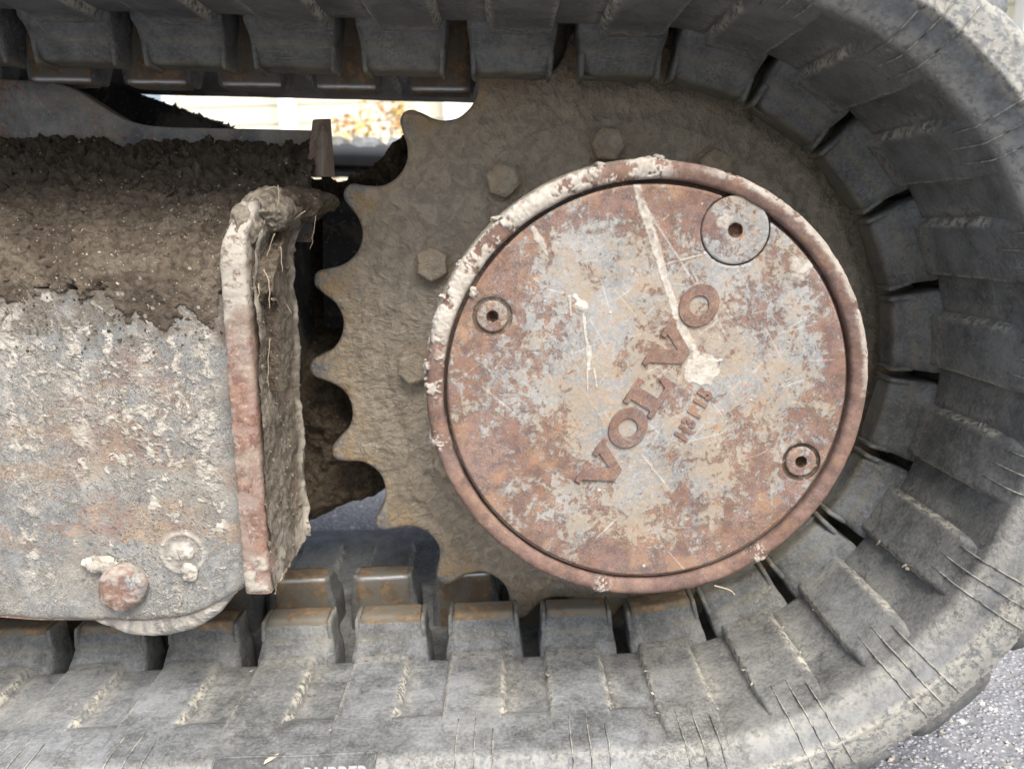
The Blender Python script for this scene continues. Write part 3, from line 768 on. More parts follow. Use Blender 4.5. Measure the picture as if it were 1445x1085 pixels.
for q in range(75):
    c0 = rng.normal((.03, .03), (.06, .055)); L = rng.uniform(.006, .04); a = rng.choice([.15, .5, 2.2, -.9, .95]) + rng.normal(0, .22)
    v = np.array([cos(a), sin(a)]) * L / 2; scratch(c0 - v, c0 + v, rng.uniform(.0003, .0006), rng.uniform(.25, .8))
for a, b in (((680, 545), (732, 588)), ((905, 640), (945, 690)), ((770, 408), (800, 414)), ((900, 275), (1000, 430)), ((640, 700), (660, 720))):
    scratch(at(*a, -.187)[[0, 2]], at(*b, -.187)[[0, 2]], .0006, .8)
scr *= (.55 + .45 * ss(-.3, .3, fbm(base, 300, 2, 41)))
rustb = .8 * ss(.118, .150, Rr) + .5 * ss(.04, -.09, Z) * ss(.3, -.3, nzl) - .6 * np.exp(-(((X - .06) / .06) ** 2 + ((Z - .045) / .05) ** 2)) - .35 * np.exp(-(((X + .01) / .05) ** 2 + ((Z + .03) / .04) ** 2))
rustb += .6 * np.exp(-(((X + .085) / .05) ** 2 + ((Z - .06) / .05) ** 2))
Yp = -.187 - mud * (.0001 + .0003 * np.clip(nz + .5, 0, 2)) - dome * .0022 + nzl * .0002 - fbm(base, 18, 3, 44) * .0005
Yp += ss(.1538, .1568, Rr) ** 2 * .0016
for c0, r0 in ((BP, RB), (P1, RS), (P2, RS)):
    dd = np.hypot(X - c0[0], Z - c0[1]); Yp += ss(r0 + .0019, r0 + .0006, dd) * .0006
keep = Rr <= .1566
P = P3(X, Yp, Z)
for c0, r0 in ((BP, RB), (P1, RS), (P2, RS)):     # snap rings of vertices onto the hole edges
    dd = np.hypot(X - c0[0], Z - c0[1]); inside = dd < r0 + .0002; keep &= ~inside
idx = -np.ones(X.shape, int); K = keep; idx[K] = np.arange(K.sum())
f = grid_faces(*X.shape); I = idx.ravel()[f]; f = I[(I >= 0).all(1)]
V = P[K].copy()
for c0, r0 in ((BP, RB), (P1, RS), (P2, RS)):
    dd = np.hypot(V[:, 0] - c0[0], V[:, 2] - c0[1]); near = dd < r0 + h * 1.45
    V[near, 0] = c0[0] + (V[near, 0] - c0[0]) / dd[near] * (r0 + .00025); V[near, 2] = c0[1] + (V[near, 2] - c0[1]) / dd[near] * (r0 + .00025)
rr = np.hypot(V[:, 0], V[:, 2]); out = rr > .1566 - h * 1.45
V[out, 0] *= .1566 / rr[out]; V[out, 2] *= .1566 / rr[out]; V[out, 1] += .0008
plate = put('cover_plate', mesh_np('cover_plate', V, f, attrs={'mud': mud[K], 'scratch': scr[K], 'rust': rustb[K]}), COVER, wheel)
grooveM = mat_steel('gap_dirt', (.06, .04, .03, 1), (.11, .07, .045, 1), 0.6)
lathe('plate_edge', [(.1568, -.1862), (.1568, -.180), (.1560, -.176)], STRIP, plate, 160, flip=True)
# plugs
GAPD = mat_steel('socket_dark', (.07, .035, .022, 1), (.12, .06, .035, 1), .6)  # dark brown for the hex sockets
def plug(c0, r0, rsock, depth, gap, mat):
    ft = [(r0 + .0004, -.1866), (r0 + .0003, -.180)]
    e = lathe('plug', [(r0 - gap, -.181), (r0 - gap, -.1855 + depth), (r0 - gap - .0005, -.1867 + depth), (r0 - gap - .0015, -.1871 + depth), *[(r0 - gap - .0015 + (rsock * 1.3 - (r0 - gap - .0015)) * t_, -.1871 + depth) for t_ in np.linspace(.03, .97, 34)], (rsock * 1.25, -.1871 + depth), (rsock * 1.05, -.1868 + depth)], mat, wheel, 120, c=c0,
              disp=lambda R_, Y_, T_: (R_, Y_ + fbm(P3(c0[0] + R_ * np.cos(T_), 0 * Y_, c0[1] + R_ * np.sin(T_)), 70, 3, 51) * .0003, {'mud': (ss(1.1, .7, np.hypot(R_ * np.cos(T_) + .009, R_ * np.sin(T_) - .007) / (.006 * (1 + .7 * fbm(P3(R_ * np.cos(T_), 0 * Y_, R_ * np.sin(T_)), 160, 4, 53)))) * .85) if r0 > .02 else 0 * R_, 'rust': 0 * R_ + (-.2 if r0 > .02 else .5)}))
    # recess wall and floor round the plug, hex socket in it
    lathe('plug_recess', [(r0 + .0003, -.1864), (r0 + .0002, -.1845 if gap > .001 else -.181), (r0 - gap - .001, -.1842 if gap > .001 else -.1808)], grooveM, plate, 96, c=c0, flip=False)
    n = 48; th = np.linspace(0, 2 * pi, n, endpoint=False); hx = rsock / np.cos((th + .4) % (pi / 3) - pi / 6) * .92
    Pp = np.array([P3(c0[0] + r * np.cos(th), yy, c0[1] + r * np.sin(th)) for r, yy in ((np.full(n, rsock * 1.05), -.1868 + depth), (hx, -.1862 + depth), (hx * .96, -.1800 + depth), (hx * .02, -.1765 + depth))])
    s = grid('hex_socket', Pp, GAPD, e, cv=True, flip=False); s.data.polygons.foreach_set('use_smooth', [False] * len(s.data.polygons))
    return e
pg = plug(BP, RB, .0054, 0, .0006, COVER); pg['label'] = 'large round filler plug with small hex hole near the upper rim'
pl_ = plug(P1, RS, .0046, .0004, .0030, COVER); pl_['label'] = 'small round plug in its sunk ring at the left of the cover'
pr_ = plug(P2, RS, .0046, .0004, .0030, COVER); pr_['label'] = 'small round plug in its sunk ring at the lower right of the cover'
# letters: baseline climbs to the upper right
def letter_mtx(px, py, rotdeg, y=-.187):
    p = at(px, py, y); a = radians(rotdeg)
    # local x along baseline, local y = up of the letter, local z toward the camera
    ex = Vector((cos(a), 0, sin(a))); ey = Vector((-sin(a), 0, cos(a))); ez = ex.cross(ey)
    m = Matrix.Identity(4)
    for i in range(3): m[i][0] = ex[i]; m[i][1] = ey[i]; m[i][2] = ez[i]; m[i][3] = p[i]
    return m
WORD = [('V', (851, 659), 60), ('O', (886, 603), 60), ('L', (916, 553), 60), ('V', (947, 493), 60), ('O', (986, 431), 60)]
for ch, q, rot in WORD:
    cts, wd = glyph(ch); hgt = .0264
    sxy = [[((x - wd / 2) * hgt * (1.06 if ch == 'O' else 1.12 if ch == 'L' else 1.10), (y - .5) * hgt) for x, y in c] for c in cts]
    o = curve_mesh('letter', sxy, letter_mtx(q[0], q[1], rot),   .0013, .0005, LETTER, plate)
small = [('H', (965, 611)), ('3', (973, 596)), ('F', (982, 582)), ('1', (989, 569)), ('5', (996, 556))]
for ch, q in small:
    text_mesh('letter', ch, .0148, letter_mtx(q[0], q[1], 60), .0008, .0004, LETTER, plate, .92, .0005)
# mud knob caught in the groove
blob('mud_clot', tuple(at(668, 412, -.187)), (.0028, .002, .0036), PALEMUD, wheel, .4, 300, 2, 4)
blob('mud_clot', tuple(at(604, 520, -.182)), (.0035, .003, .0048), PALEMUD, wheel, .4, 260, 3, 4)
blob('mud_clot', tuple(at(609, 618, -.180)), (.0020, .002, .0040), PALEMUD, wheel, .4, 260, 4, 4)
for q, r in (((780, 262), .002), ((845, 234), .0024), ((930, 222), .0019), ((915, 223), .0016), ((700, 308), .002), ((652, 372), .0026), ((628, 418), .0024)):
    blob('mud_clot', tuple(at(q[0], q[1] + 1, -.182)), (r * 1.6, r * 1.6, r), PALEMUD, wheel, .5, 260, int(q[0]), 4)

# ------------------------------------------------------------------ track frame (left)
frame = empty('track_frame', (-.40, -.10, 0))
tag(frame, 'blue-grey steel track frame splashed with pale dried mud at the left of the sprocket', 'steel frame')
def fput(o): 
    o.matrix_parent_inverse = Matrix.Translation((.40, .10, 0)); return o
YF = -.165
bot_px = [(-520, 872), (-300, 872), (-60, 872), (0, 873), (45, 877), (128, 877), (165, 878), (205, 878), (245, 875), (290, 862), (325, 843), (352, 826)]
bp = np.array([at(*q, YF)[[0, 2]] for q in bot_px])
xs = np.arange(-.86, -.3265, .00095); zb = np.interp(xs, bp[:, 0], bp[:, 1]); zt = np.full_like(xs, .062)
nv = 330; tv = np.linspace(0, 1, nv)
X = np.repeat(xs[:, None], nv, 1); Z = zb[:, None] + (zt - zb)[:, None] * tv[None]
b3 = P3(X, 0 * X, Z)
# worm-like splash ridges: thresholded warped ridged noise, denser in broad vertical drifts
wv = np.stack([fbm(b3, 40, 3, 61), 0 * X, fbm(b3, 40, 3, 62)], -1) * .010
q = b3 + wv
rd = ridged(q * np.array([1, 1, 1.2]), 150, 3, 63); rd2 = ridged(q, 280, 2, 64); drift = fbm(b3 * np.array([1, 1, .35]), 15, 3, 65); drift2 = fbm(b3, 45, 3, 66)
dens = .42 + 1.0 * drift + .45 * drift2 + .10 * ss(-.42, -.55, X)
worm = ss(.80, .93, rd + .08 * (dens - .5)) * ss(.30, .62, dens + .1) ; worm2 = ss(.84, .95, rd2) * ss(.25, .7, dens)
blobs = ss(.18, .42, fbm(q, 95, 5, 67, .68) + .55 * (drift - .05) - .13)
for (cx0, z0, z1, w_) in ((-.352, .04, -.10, .008), (-.40, .045, -.02, .007), (-.455, .045, -.10, .010), (-.505, .05, -.2, .012)):
    blobs = np.maximum(blobs, np.exp(-((X - cx0 - .006 * fbm(b3, 20, 2, 70)) / w_) ** 2) * ss(z1 - .02, z1 + .02, Z) * (1 - ss(z0 - .01, z0 + .01, Z)) * ss(-.15, .15, fbm(q, 110, 5, 71, .7) + .0))
mudm = np.clip(np.maximum(np.maximum(worm * .8, worm2 * .65), blobs), 0, 1)
hgt = worm * .0010 + worm2 * .0006 + blobs * (.0008 + .0012 * fbm(b3, 170, 4, 68, .7)) + fbm(b3, 20, 3, 69) * .0012 + ss(.1, .5, drift) * .0006
# faint ring of a second bolt under the mud
rc = at(258, 780, YF); dr = np.hypot(X - rc[0], Z - rc[2]); ringm = np.exp(-((dr - .0175) / .0017) ** 2); hgt += ringm * .0016 + ss(.012, .004, dr) * .0025; mudm = np.clip(np.maximum(mudm, np.maximum(ringm * .8, ss(.013, .007, dr + .003 * drift2) * .8)), 0, 1)
# clean weld valley beside the end plate
cl = ss(-.345, -.336, X); mudm *= (1 - .75 * cl * ss(-.1, -.02, Z + .1)); hgt *= (1 - .5 * cl)
Yf = YF - hgt
eb = np.exp(-(Z - zb[:, None]) / .006); mudm = np.clip(mudm + eb * .5 * ss(-.2, .2, fbm(b3, 80, 2, 73)), 0, 1); Yf += .006 * np.exp(-(Z - zb[:, None]) / .0022)
fput(grid('side_plate', P3(X, Yf, Z + fbm(b3, 50, 3, 74) * .0012 * (tv < .05)[None]), FRAME, frame, flip=True, attrs={'mud': mudm * (1 - .6 * ss(.030, .060, Z + .03 * fbm(b3, 45, 4, 76))), 'brown': ss(.012, .048, Z + .05 * fbm(b3, 55, 5, 75, .7))}))
# underside lip and inner box behind the face
mb = MB()
ring = [(x, z) for x, z in zip(xs[::12], zb[::12])]
for (x0, z0), (x1, z1) in zip(ring[:-1], ring[1:]):
    mb.hexa([(x0, YF + .003, z0), (x1, YF + .003, z1), (x1, YF + .03, z1 + .002), (x0, YF + .03, z0 + .002), (x0, YF + .003, z0 + .03), (x1, YF + .003, z1 + .03), (x1, YF + .03, z1 + .03), (x0, YF + .03, z0 + .03)])
fput(mb.build('lower_lip', STRIP, frame))
# round roller guard bulging below the plate, half a centimetre behind it
gc = at(203, 800, YF + .004); th = np.linspace(0, 2 * pi, 140, endpoint=False)
rg = .0660
rows_ = [(rg * f, yy) for f, yy in ((.02, 0), (.5, 0), (.9, 0), (.96, .001), (.99, .003), (1, .006), (1, .03), (.97, .032))]
Pg = np.array([P3(gc[0] + r * 1.22 * np.cos(th), gc[1] + yy, gc[2] + r * 1.0 * np.sin(th)) for r, yy in rows_])
Pg[..., 1] -= fbm(Pg, 60, 4, 81) * .0016; Pg[..., 2] += fbm(Pg, 50, 3, 82) * .0015
mg = ss(-.25, .05, fbm(Pg, 110, 5, 83, .7))
fput(grid('roller_guard', Pg, FRAME, frame, cv=True, attrs={'mud': mg}))
# bolt cap with mud
def cap_bolt(c, r, nm, seed):
    thc = np.linspace(0, 2 * pi, 90, endpoint=False)
    rows_ = [(r * 1.02, .003), (r * 1.02, -.003), (r * 1.0, -.0065), (r * .94, -.0095), (r * .82, -.0118), (r * .6, -.0132), (r * .35, -.0138), (r * .02, -.014)]
    Pc = []
    rr_ = resample(rows_, .0013)
    for rr, yy in rr_: Pc.append(P3(c[0] + rr * np.cos(thc), c[1] + yy, c[2] + rr * np.sin(thc)))
    Pc = np.array(Pc); n = fbm(Pc, 70, 4, seed); Pc[..., 1] -= n * .0022; Pc[..., 0] += fbm(Pc, 60, 3, seed + 1) * .0014; Pc[..., 2] += fbm(Pc, 60, 3, seed + 2) * .0014
    md = .7 * ss(.0, .5, n + .5 * fbm(Pc, 260, 4, seed + 5) + .15)
    return fput(grid(nm, Pc, COVER, frame, cv=True, attrs={'mud': md * .85, 'rust': 1 + 0 * md}))
cap_bolt(at(176, 826, YF - .002), .0195, 'bolt', 91)['label'] = 'big round bolt head with rusty face low on the plate'
fput(blob('mud_lump', tuple(at(140, 797, YF - .004)), (.0150, .0045, .0075), PALEMUD, frame, .18, 110, 5, 5))
fput(blob('mud_lump', tuple(at(262, 780, YF - .001)), (.007, .003, .006), PALEMUD, frame, .2, 150, 8, 4))
fput(blob('mud_lump', tuple(at(268, 808, YF - .001)), (.007, .003, .008), PALEMUD, frame, .22, 150, 9, 4))
# end plate, standing square to the view, its outer edge facing the camera
SY0, SY1 = -.178, -.060
zz = np.linspace(-.1865, .134, 230)
xl = np.interp(zz, [-.1865, -.05, .085, .104, .134], [-.3245, -.3295, -.3335, -.3315, -.3190]); wd_ = np.interp(zz, [-.19, .09, .134], [.0222, .0205, .013])
loop = []
for (fx, yy) in ((0, SY1), (0, SY0 + .004), (.04, SY0 + .0015), (.12, SY0 + .0004), (.25, SY0), (.4, SY0), (.55, SY0), (.7, SY0), (.85, SY0 + .0004), (.95, SY0 + .0015), (1, SY0 + .004), (1, SY0 + .02), (1, SY0 + .05), (1, SY1)):
    loop.append(P3(xl + wd_ * fx, yy, zz))
Pe = np.array(loop)
nE = fbm(Pe, 70, 4, 95); Pe[..., 1] -= nE * .0012 + fbm(Pe, 260, 3, 195) * .0006; Pe[..., 0] += fbm(Pe, 45, 4, 96) * .0006 + fbm(Pe, 200, 3, 196) * .0004
Pe[..., 1] += ss(.095, .134, Pe[..., 2]) * .012
me_ = ss(.042, .055, Pe[..., 2] + fbm(Pe, 40, 3, 97) * .012) + ss(-.150, -.158, Pe[..., 2] + fbm(Pe, 60, 3, 98) * .01) * ss(-.3, .1, nE) + .8 * ss(.18, .02, (Pe[..., 0] - xl[None]) / wd_[None]) * ss(-.1, .3, fbm(Pe, 60, 3, 99))
fput(grid('end_plate', Pe, STRIP, frame, flip=False, attrs={'mud': np.clip(me_, 0, 1)}))
# inner box of the frame, a dark block put in to stop light, steel leg plate above, gusset
mb = MB()
mb.hexa([(-2.0, -.14, -.30), (-.335, -.14, -.20), (-.335, .15, -.20), (-2.0, .15, -.30), (-2.0, -.155, .03), (-.335, -.155, .06), (-.335, .10, .13), (-2.0, .10, .13)])
fput(mb.build('inner_box', DARKST, frame))
# steel leg plate with curved top edge
top_px = [(-400, -40), (-150, 40), (-60, 95), (0, 112), (60, 114), (100, 122), (130, 141), (158, 160), (182, 172), (215, 179), (270, 181), (340, 182), (400, 183), (440, 184), (472, 186)]
tp = smooth_poly([at(*q, .035) for q in top_px], 2)[:, [0, 2]]
xs2 = np.arange(-.95, -.312, .003); zt2 = np.interp(xs2, tp[:, 0], tp[:, 1]); zb2 = np.full_like(xs2, .10)
T2 = np.linspace(0, 1, 50); X2 = np.repeat(xs2[:, None], 50, 1); Z2 = zb2[:, None] + (zt2 - zb2)[:, None] * T2
Y2 = .035 + fbm(P3(X2, 0 * X2, Z2), 14, 3, 101) * .003 - .0
Xr = np.concatenate([X2, X2[:, -1:], X2[:, -1:]], 1); Zr = np.concatenate([Z2, Z2[:, -1:] + .0005, Z2[:, -1:]], 1); Yr2 = np.concatenate([Y2, Y2[:, -1:] + .004, Y2[:, -1:] + .022], 1)
fput(grid('leg_plate', P3(Xr, Yr2, Zr), STEEL, frame, flip=True))
mb = MB()
g0 = [at(428, 240, -.01), at(471, 245, -.03), at(467, 168, -.03), at(443, 167, -.0)]
mb.hexa([tuple(at(430, 250, -.01)), tuple(at(455, 250, -.045)), tuple(at(473, 250, -.045 + .035)), tuple(at(462, 250, .06)),
         tuple(at(441, 169, .0)), tuple(at(455, 168, -.012)), tuple(at(467, 168, .0)), tuple(at(458, 168, .05))])
gs = fput(mb.build('gusset', STRIP, frame, bevel=.0015)); gs['label'] = 'small upright pinkish rusty gusset plate above the mud'

# ------------------------------------------------------------------ mud
rootM = mat_plain('dry_root', (.38, .31, .21, 1), .8, .25, 200)
pebM = mat_plain('pebble_stone', (.42, .38, .32, 1), .8, .5, 40)
crust = empty('mud_crust', (-.5, -.1, .1)); tag(crust, 'thick crumbly brown mud caked along the sloping top of the track frame', 'mud')
def cput(o): o.matrix_parent_inverse = Matrix.Translation((.5, .1, -.1)); return o
sec = np.array([(-.158, -.02), (-.162, .01), (-.1635, .045), (-.1645, .062), (-.160, .078), (-.145, .090), (-.12, .104), (-.09, .119), (-.065, .133), (-.045, .150), (-.025, .165), (-.005, .175), (.012, .183), (.03, .186), (.05, .185)])
sc_ = resample(smooth_poly(sec, 1), .0012); nsv = len(sc_)
tn = np.gradient(sc_, axis=0); tn /= np.linalg.norm(tn, axis=1)[:, None]; nn = np.stack([-tn[:, 1], tn[:, 0]], 1)   # (Y,z) outward
nn = np.where((nn[:, :1] * -1 + nn[:, 1:2]) < 0, -nn, nn)
xs3 = np.arange(-.86, -.296, .0012)
X3 = np.repeat(xs3[:, None], nsv, 1); Yc = np.repeat(sc_[None, :, 0], len(xs3), 0); Zc = np.repeat(sc_[None, :, 1], len(xs3), 0)
b3 = P3(X3, Yc, Zc)
slope_up = .004 * (X3 + .6) / .3
clod = fbm(b3, 26, 4, 111) * .006 + fbm(b3, 75, 5, 112, .62) * .0055 + np.abs(fbm(b3, 50, 3, 113)) * .004
up = ss(.125, .16, Zc); clod += up * (ridged(b3, 55, 3, 114) - .5) * .010
rag = ss(.050, .060, Zc + fbm(P3(X3, 0 * X3, 0 * X3), 30, 4, 115) * .022 + .022 * np.exp(-((X3 + .385) / .018) ** 2) + .020 * np.exp(-((X3 + .352) / .010) ** 2) + fbm(b3, 90, 4, 118, .65) * .014)
rag = np.maximum(rag, ss(.062, .070, Zc))
thk = .25 + .75 * ss(.045, .10, Zc)
off = clod * thk + .0012 + .002 * thk - .014 * (1 - rag) 
Yn = Yc + nn[None, :, 0] * off; Zn = Zc + nn[None, :, 1] * off + slope_up * ss(.08, .12, Zc)
cput(grid('crust', P3(X3, Yn, Zn), MUD, crust, flip=True, attrs={'upper_dark': ss(.112, .145, Zc + .012 * fbm(b3, 20, 3, 119))}))  # mud colour turns darker towards the upper back of the crust
# crumbs and stones on it
def scatter(parent, fn, n, mat, name, smin, smax, P_, nrm_, seed):
    r2 = np.random.default_rng(seed); mb = MB()
    for _ in range(n):
        i = r2.integers(0, P_.shape[0]); j = r2.integers(0, P_.shape[1]); p = P_[i, j]; s = smin * (smax / smin) ** (r2.uniform() ** 2.2)
        R_ = Matrix.Rotation(r2.uniform(0, 6), 3, Vector(r2.normal(size=3)).normalized())
        v = [Vector(q) * s * (1 + .35 * r2.normal()) for q in ((1, 0, 0), (-1, 0, 0), (0, 1, 0), (0, -1, 0), (0, 0, .8), (0, 0, -.8))]
        v = [R_ @ q + Vector(p) for q in v]
        mb.add(v, [(0, 2, 4), (2, 1, 4), (1, 3, 4), (3, 0, 4), (2, 0, 5), (1, 2, 5), (3, 1, 5), (0, 3, 5)])
    o = mb.build(name, mat, parent); o['kind'] = 'stuff'; return o
Pn = P3(X3, Yn, Zn)[:, nsv // 4:, :]
cput(scatter(crust, None, 1500, MUD, 'crumbs', .0006, .0030, Pn, None, 5))
cput(scatter(crust, None, 500, MUD, 'crumbs', .0006, .0022, np.stack([X[::3, 270:330], Yf[::3, 270:330], Z[::3, 270:330]], -1), None, 7))
cput(scatter(crust, None, 260, pebM, 'grit', .0005, .0017, Pn, None, 6))
cput(scatter(crust, None, 420, MUDDARK, 'crumbs', .0010, .0050, P3(X3, Yn, Zn)[:, int(nsv * .62):int(nsv * .98), :], None, 8))
# clods: a few shapes shared by many lumps
CL = []
for q in range(5):
    o_ = blob('clod', (0, 0, 0), (1.0, .85, .7), MUD, None, .30, 1.6, 200 + q, 3); CL.append(o_.data); bpy.data.objects.remove(o_)
r5 = np.random.default_rng(91); Pc_ = P3(X3, Yn, Zn); CLDARK = []
for me_c in CL:
    m2 = me_c.copy(); m2.materials.clear(); m2.materials.append(MUDDARK); CLDARK.append(m2)
for q in range(150):
    i = r5.integers(len(xs3) // 4, len(xs3)); hi_ = q % 3 != 0
    j = int(nsv * (r5.uniform(.60, .95) if hi_ else r5.uniform(.33, .62)))
    sz = r5.uniform(.0028, .0085) if hi_ else r5.uniform(.002, .0052)
    o_ = bpy.data.objects.new('clod', (CLDARK if hi_ else CL)[r5.integers(0, 5)]); COL.objects.link(o_); o_.parent = crust; cput(o_)
    o_.location = Pc_[i, j]; o_.scale = (sz, sz * r5.uniform(.7, 1), sz * r5.uniform(.45, .9)); o_.rotation_euler = r5.uniform(0, 6, 3)
def root(parent, pts, y, r=.0006, fix=None):
    p = [at(a, b, y) for a, b in pts]; p = smooth_poly(p, 2)
    p = p + np.stack([fbm(p, 150, 2, 4) * .0012, fbm(p, 150, 2, 5) * .0012 - .0006, 0 * p[:, 0]], 1)
    mb = MB(); n = len(p); mb.tube([tuple(q) for q in p], [r * .7 * (1 - .6 * i / n) for i in range(n)], 6)
    o = mb.build('root', rootM, parent, smooth=True)
    if fix: fix(o)
    return o

# crust down the end plate's right face
crust2 = empty('mud_cake', (-.30, -.11, 0)); tag(crust2, 'grey-brown mud caked on the end plate beside the sprocket teeth, with pale dry roots', 'mud')
def eput(o): o.matrix_parent_inverse = Matrix.Translation((.30, .11, 0)); return o
# section runs from the strip edge rightwards round to the back
za = np.arange(-.212, .146, .0013); nz_ = len(za)
u = np.arange(0, .118, .0013); U_, ZA = np.meshgrid(u, za, indexing='ij')
xr = np.interp(ZA, [-.2, -.05, .098, .17], [-.3045, -.3095, -.3145, -.318])
Yk = -.1745 + U_
b3 = P3(U_, ZA * 0 + .7, ZA)
bump_ = fbm(b3, 22, 4, 121) * .0040 + fbm(b3, 80, 4, 122, .6) * .0014 + ridged(b3, 45, 3, 123) * .0008
bead = np.exp(-((U_ - .104 - .004 * fbm(P3(0 * ZA, 0 * ZA, ZA), 25, 3, 124)) / .0035) ** 2) * .004
Xk = xr + .0030 + bump_ + bead + .001
# upper part leans back and bulges
lean = ss(.085, .165, ZA); Yk = Yk + lean * .055; Xk = Xk + lean * (.004 + .012 * ss(0, .1, U_)) + .010 * lean * fbm(b3, 30, 3, 125)
# ragged foot: plate of mud ends lower towards the back
foot = -.187 + .010 * ss(0, .11, U_) + .006 * fbm(P3(U_, 0 * U_, 0 * U_), 60, 4, 126)
Zk = np.maximum(ZA, foot)
pale = np.clip(.75 * np.exp(-((U_ - .104) / .004) ** 2) * ss(-.3, .2, fbm(b3, 60, 3, 127)) + .9 * ss(.012, .004, U_) * ss(.02, .06, ZA) + .55 * ss(-.12, -.17, ZA) * ss(-.2, .3, fbm(b3, 40, 3, 128)), 0, 1)
kk = eput(grid('cake', P3(Xk, Yk, Zk), MUDEND, crust2, attrs={'pale': pale}, flip=True))
# head of mud over the plate top
eput(blob('mud_head', tuple(at(385, 300, -.115)), (.019, .042, .019), MUDEND, crust2, .17, 42, 3, 6))
eput(blob('mud_head', tuple(at(418, 290, -.06)), (.024, .05, .015), MUD, crust2, .2, 42, 7, 6))
eput(blob('mud_head', tuple(at(352, 322, -.150)), (.011, .022, .019), MUDEND, crust2, .16, 50, 9, 6))
eput(blob('mud_head', tuple(at(448, 284, -.03)), (.018, .045, .009), MUD, crust2, .25, 45, 17, 6))
for pts, y, r in ((((393, 262), (396, 275), (391, 292)), -.155, .0007), (((430, 298), (420, 305), (412, 313)), -.115, .0009), (((446, 305), (444, 325), (438, 352)), -.095, .0006),
                  (((388, 330), (382, 345), (378, 362)), -.162, .0007), (((372, 380), (380, 398), (381, 436)), -.170, .0009), (((366, 400), (362, 438)), -.172, .0007), (((380, 478), (378, 510), (380, 545)), -.165, .0006),
                  (((396, 348), (398, 370), (399, 384)), -.150, .0007), (((405, 430), (412, 442)), -.14, .0005), (((358, 305), (360, 320)), -.172, .0006), (((376, 268), (388, 262), (398, 270)), -.16, .0005)):
    root(crust2, pts, y, r, eput)
Pk = P3(Xk, Yk, Zk)
eput(scatter(crust2, None, 500, MUDEND, 'crumbs', .0006, .0028, Pk[:, 30:], None, 15))

# mud wall behind the sprocket teeth, packed on the motor housing
house = empty('motor_housing', (-.1, .2, 0)); tag(house, 'dark motor housing packed with brown mud behind the sprocket teeth', 'housing')
def hput(o): o.matrix_parent_inverse = Matrix.Translation((.1, -.2, 0)); return o
hput(lathe('drum', [(.001, .036), (.175, .036), (.19, .06), (.19, .20), (.17, .235), (.001, .235)], DARKST, house, 64, flip=True))
xa = np.arange(-.40, -.14, .0016); uz = np.linspace(0, 1, 240)
botz = np.interp(xa, [-.40, -.335, -.30, -.24, -.21, -.14], [-.235, -.232, -.212, -.192, -.178, -.16]) + fbm(P3(xa, 0 * xa, 0 * xa), 70, 4, 131) * .005
topz = np.interp(xa, [-.40, -.31, -.285, -.262, -.245, -.235, -.222, -.21, -.14], [.17, .168, .168, .182, .198, .212, .226, .232, .21]) + fbm(P3(xa, 0 * xa, 0 * xa), 60, 4, 132) * .006
Xw = np.repeat(xa[:, None], 240, 1); Zw = botz[:, None] + (topz - botz)[:, None] * uz
b3 = P3(Xw, 0 * Xw + 2, Zw)
dep = .055 + ss(-.31, -.20, Xw) * .05 + ss(.10, -.02, Zw) * -.0 + ss(-.05, .06, Zw) * .14 * (1 - ss(.12, .17, Zw))
Yw = dep - fbm(b3, 18, 4, 133) * .016 - fbm(b3, 60, 4, 134, .6) * .006 + .05 * np.exp(-(Zw - botz[:, None]) / .006)
hput(grid('packed_mud', P3(Xw, Yw, Zw), mat_mud('packed_mud', (.085, .066, .045, 1), (.14, .11, .075, 1), .3), house, flip=True))
Pw = P3(Xw, Yw, Zw)
hput(scatter(house, None, 500, MUDDARK, 'crumbs', .001, .006, Pw[:, 215:], None, 25))
mb = MB(); mb.box((-.235, .175, .0), (.09, .06, .15)); hput(mb.build('housing_box', DARKST, house, bevel=.01))

# dark sloping arm behind the leg plate with soil on its edge
arm = empty('dozer_arm', (-.5, .3, .2)); tag(arm, 'dark sloping steel arm with loose soil on its edge behind the leg plate', 'arm')
def aput(o): o.matrix_parent_inverse = Matrix.Translation((.5, -.3, -.2)); return o
p0, p1, p2 = at(90, 104, .26), at(335, 190, .26), at(470, 205, .26)
mb = MB()
mb.hexa([(p0[0] - .1, .20, p0[2] - .10), (p1[0] + .02, .20, p1[2] - .10), (p1[0] + .02, .34, p1[2] - .10), (p0[0] - .1, .34, p0[2] - .10),
         (p0[0] - .1, .20, p0[2] + .04), (p1[0] + .02, .20, p1[2]), (p1[0] + .02, .34, p1[2]), (p0[0] - .1, .34, p0[2] + .04)])
aput(mb.build('arm_plate', DARKST, arm, bevel=.004))
tt = np.linspace(0, 1, 60); line = np.stack([p0 * (1 - t) + p1 * t for t in tt])
strip = np.stack([line + np.array([0, dy, 0.004]) for dy in (-.02, 0, .02)], 1)
aput(scatter(arm, None, 700, MUDDARK, 'loose_soil', .002, .006, strip, None, 33))

# ------------------------------------------------------------------ far track of the machine
far = empty('far_track', (0, 1.55, 0)); tag(far, 'blurred far crawler track seen through the gap under the top run', 'crawler track')
FR = mat_plain('far_rubber', (.05, .053, .058, 1), .85)
o = put('belt', belt_mesh('far_belt', False), FR, far)
for k, s in enumerate(LINKS):
    if k % 1 == 0:
        mtx, R = frame_at(s); o = bpy.data.objects.new('tread_block', bank(('tread_block', 0 if R is None else round(R, 3), 'f'), lambda: tread_mesh(R, -1))); COL.objects.link(o); o.parent = far; o.matrix_local = mtx
mb = MB(); mb.box((-.9, 0, .05), (.75, .13, .17)); mb.build('frame_box', mat_plain('rust_brown', (.24, .13, .07, 1), .85, .4, 12), far, bevel=.01)
lathe('sprocket_disc', [(.001, -.16), (.15, -.16), (.16, -.02), (.25, -.01), (.25, .02)], mat_plain('far_rust', (.2, .12, .07, 1)), far, 64, flip=True)

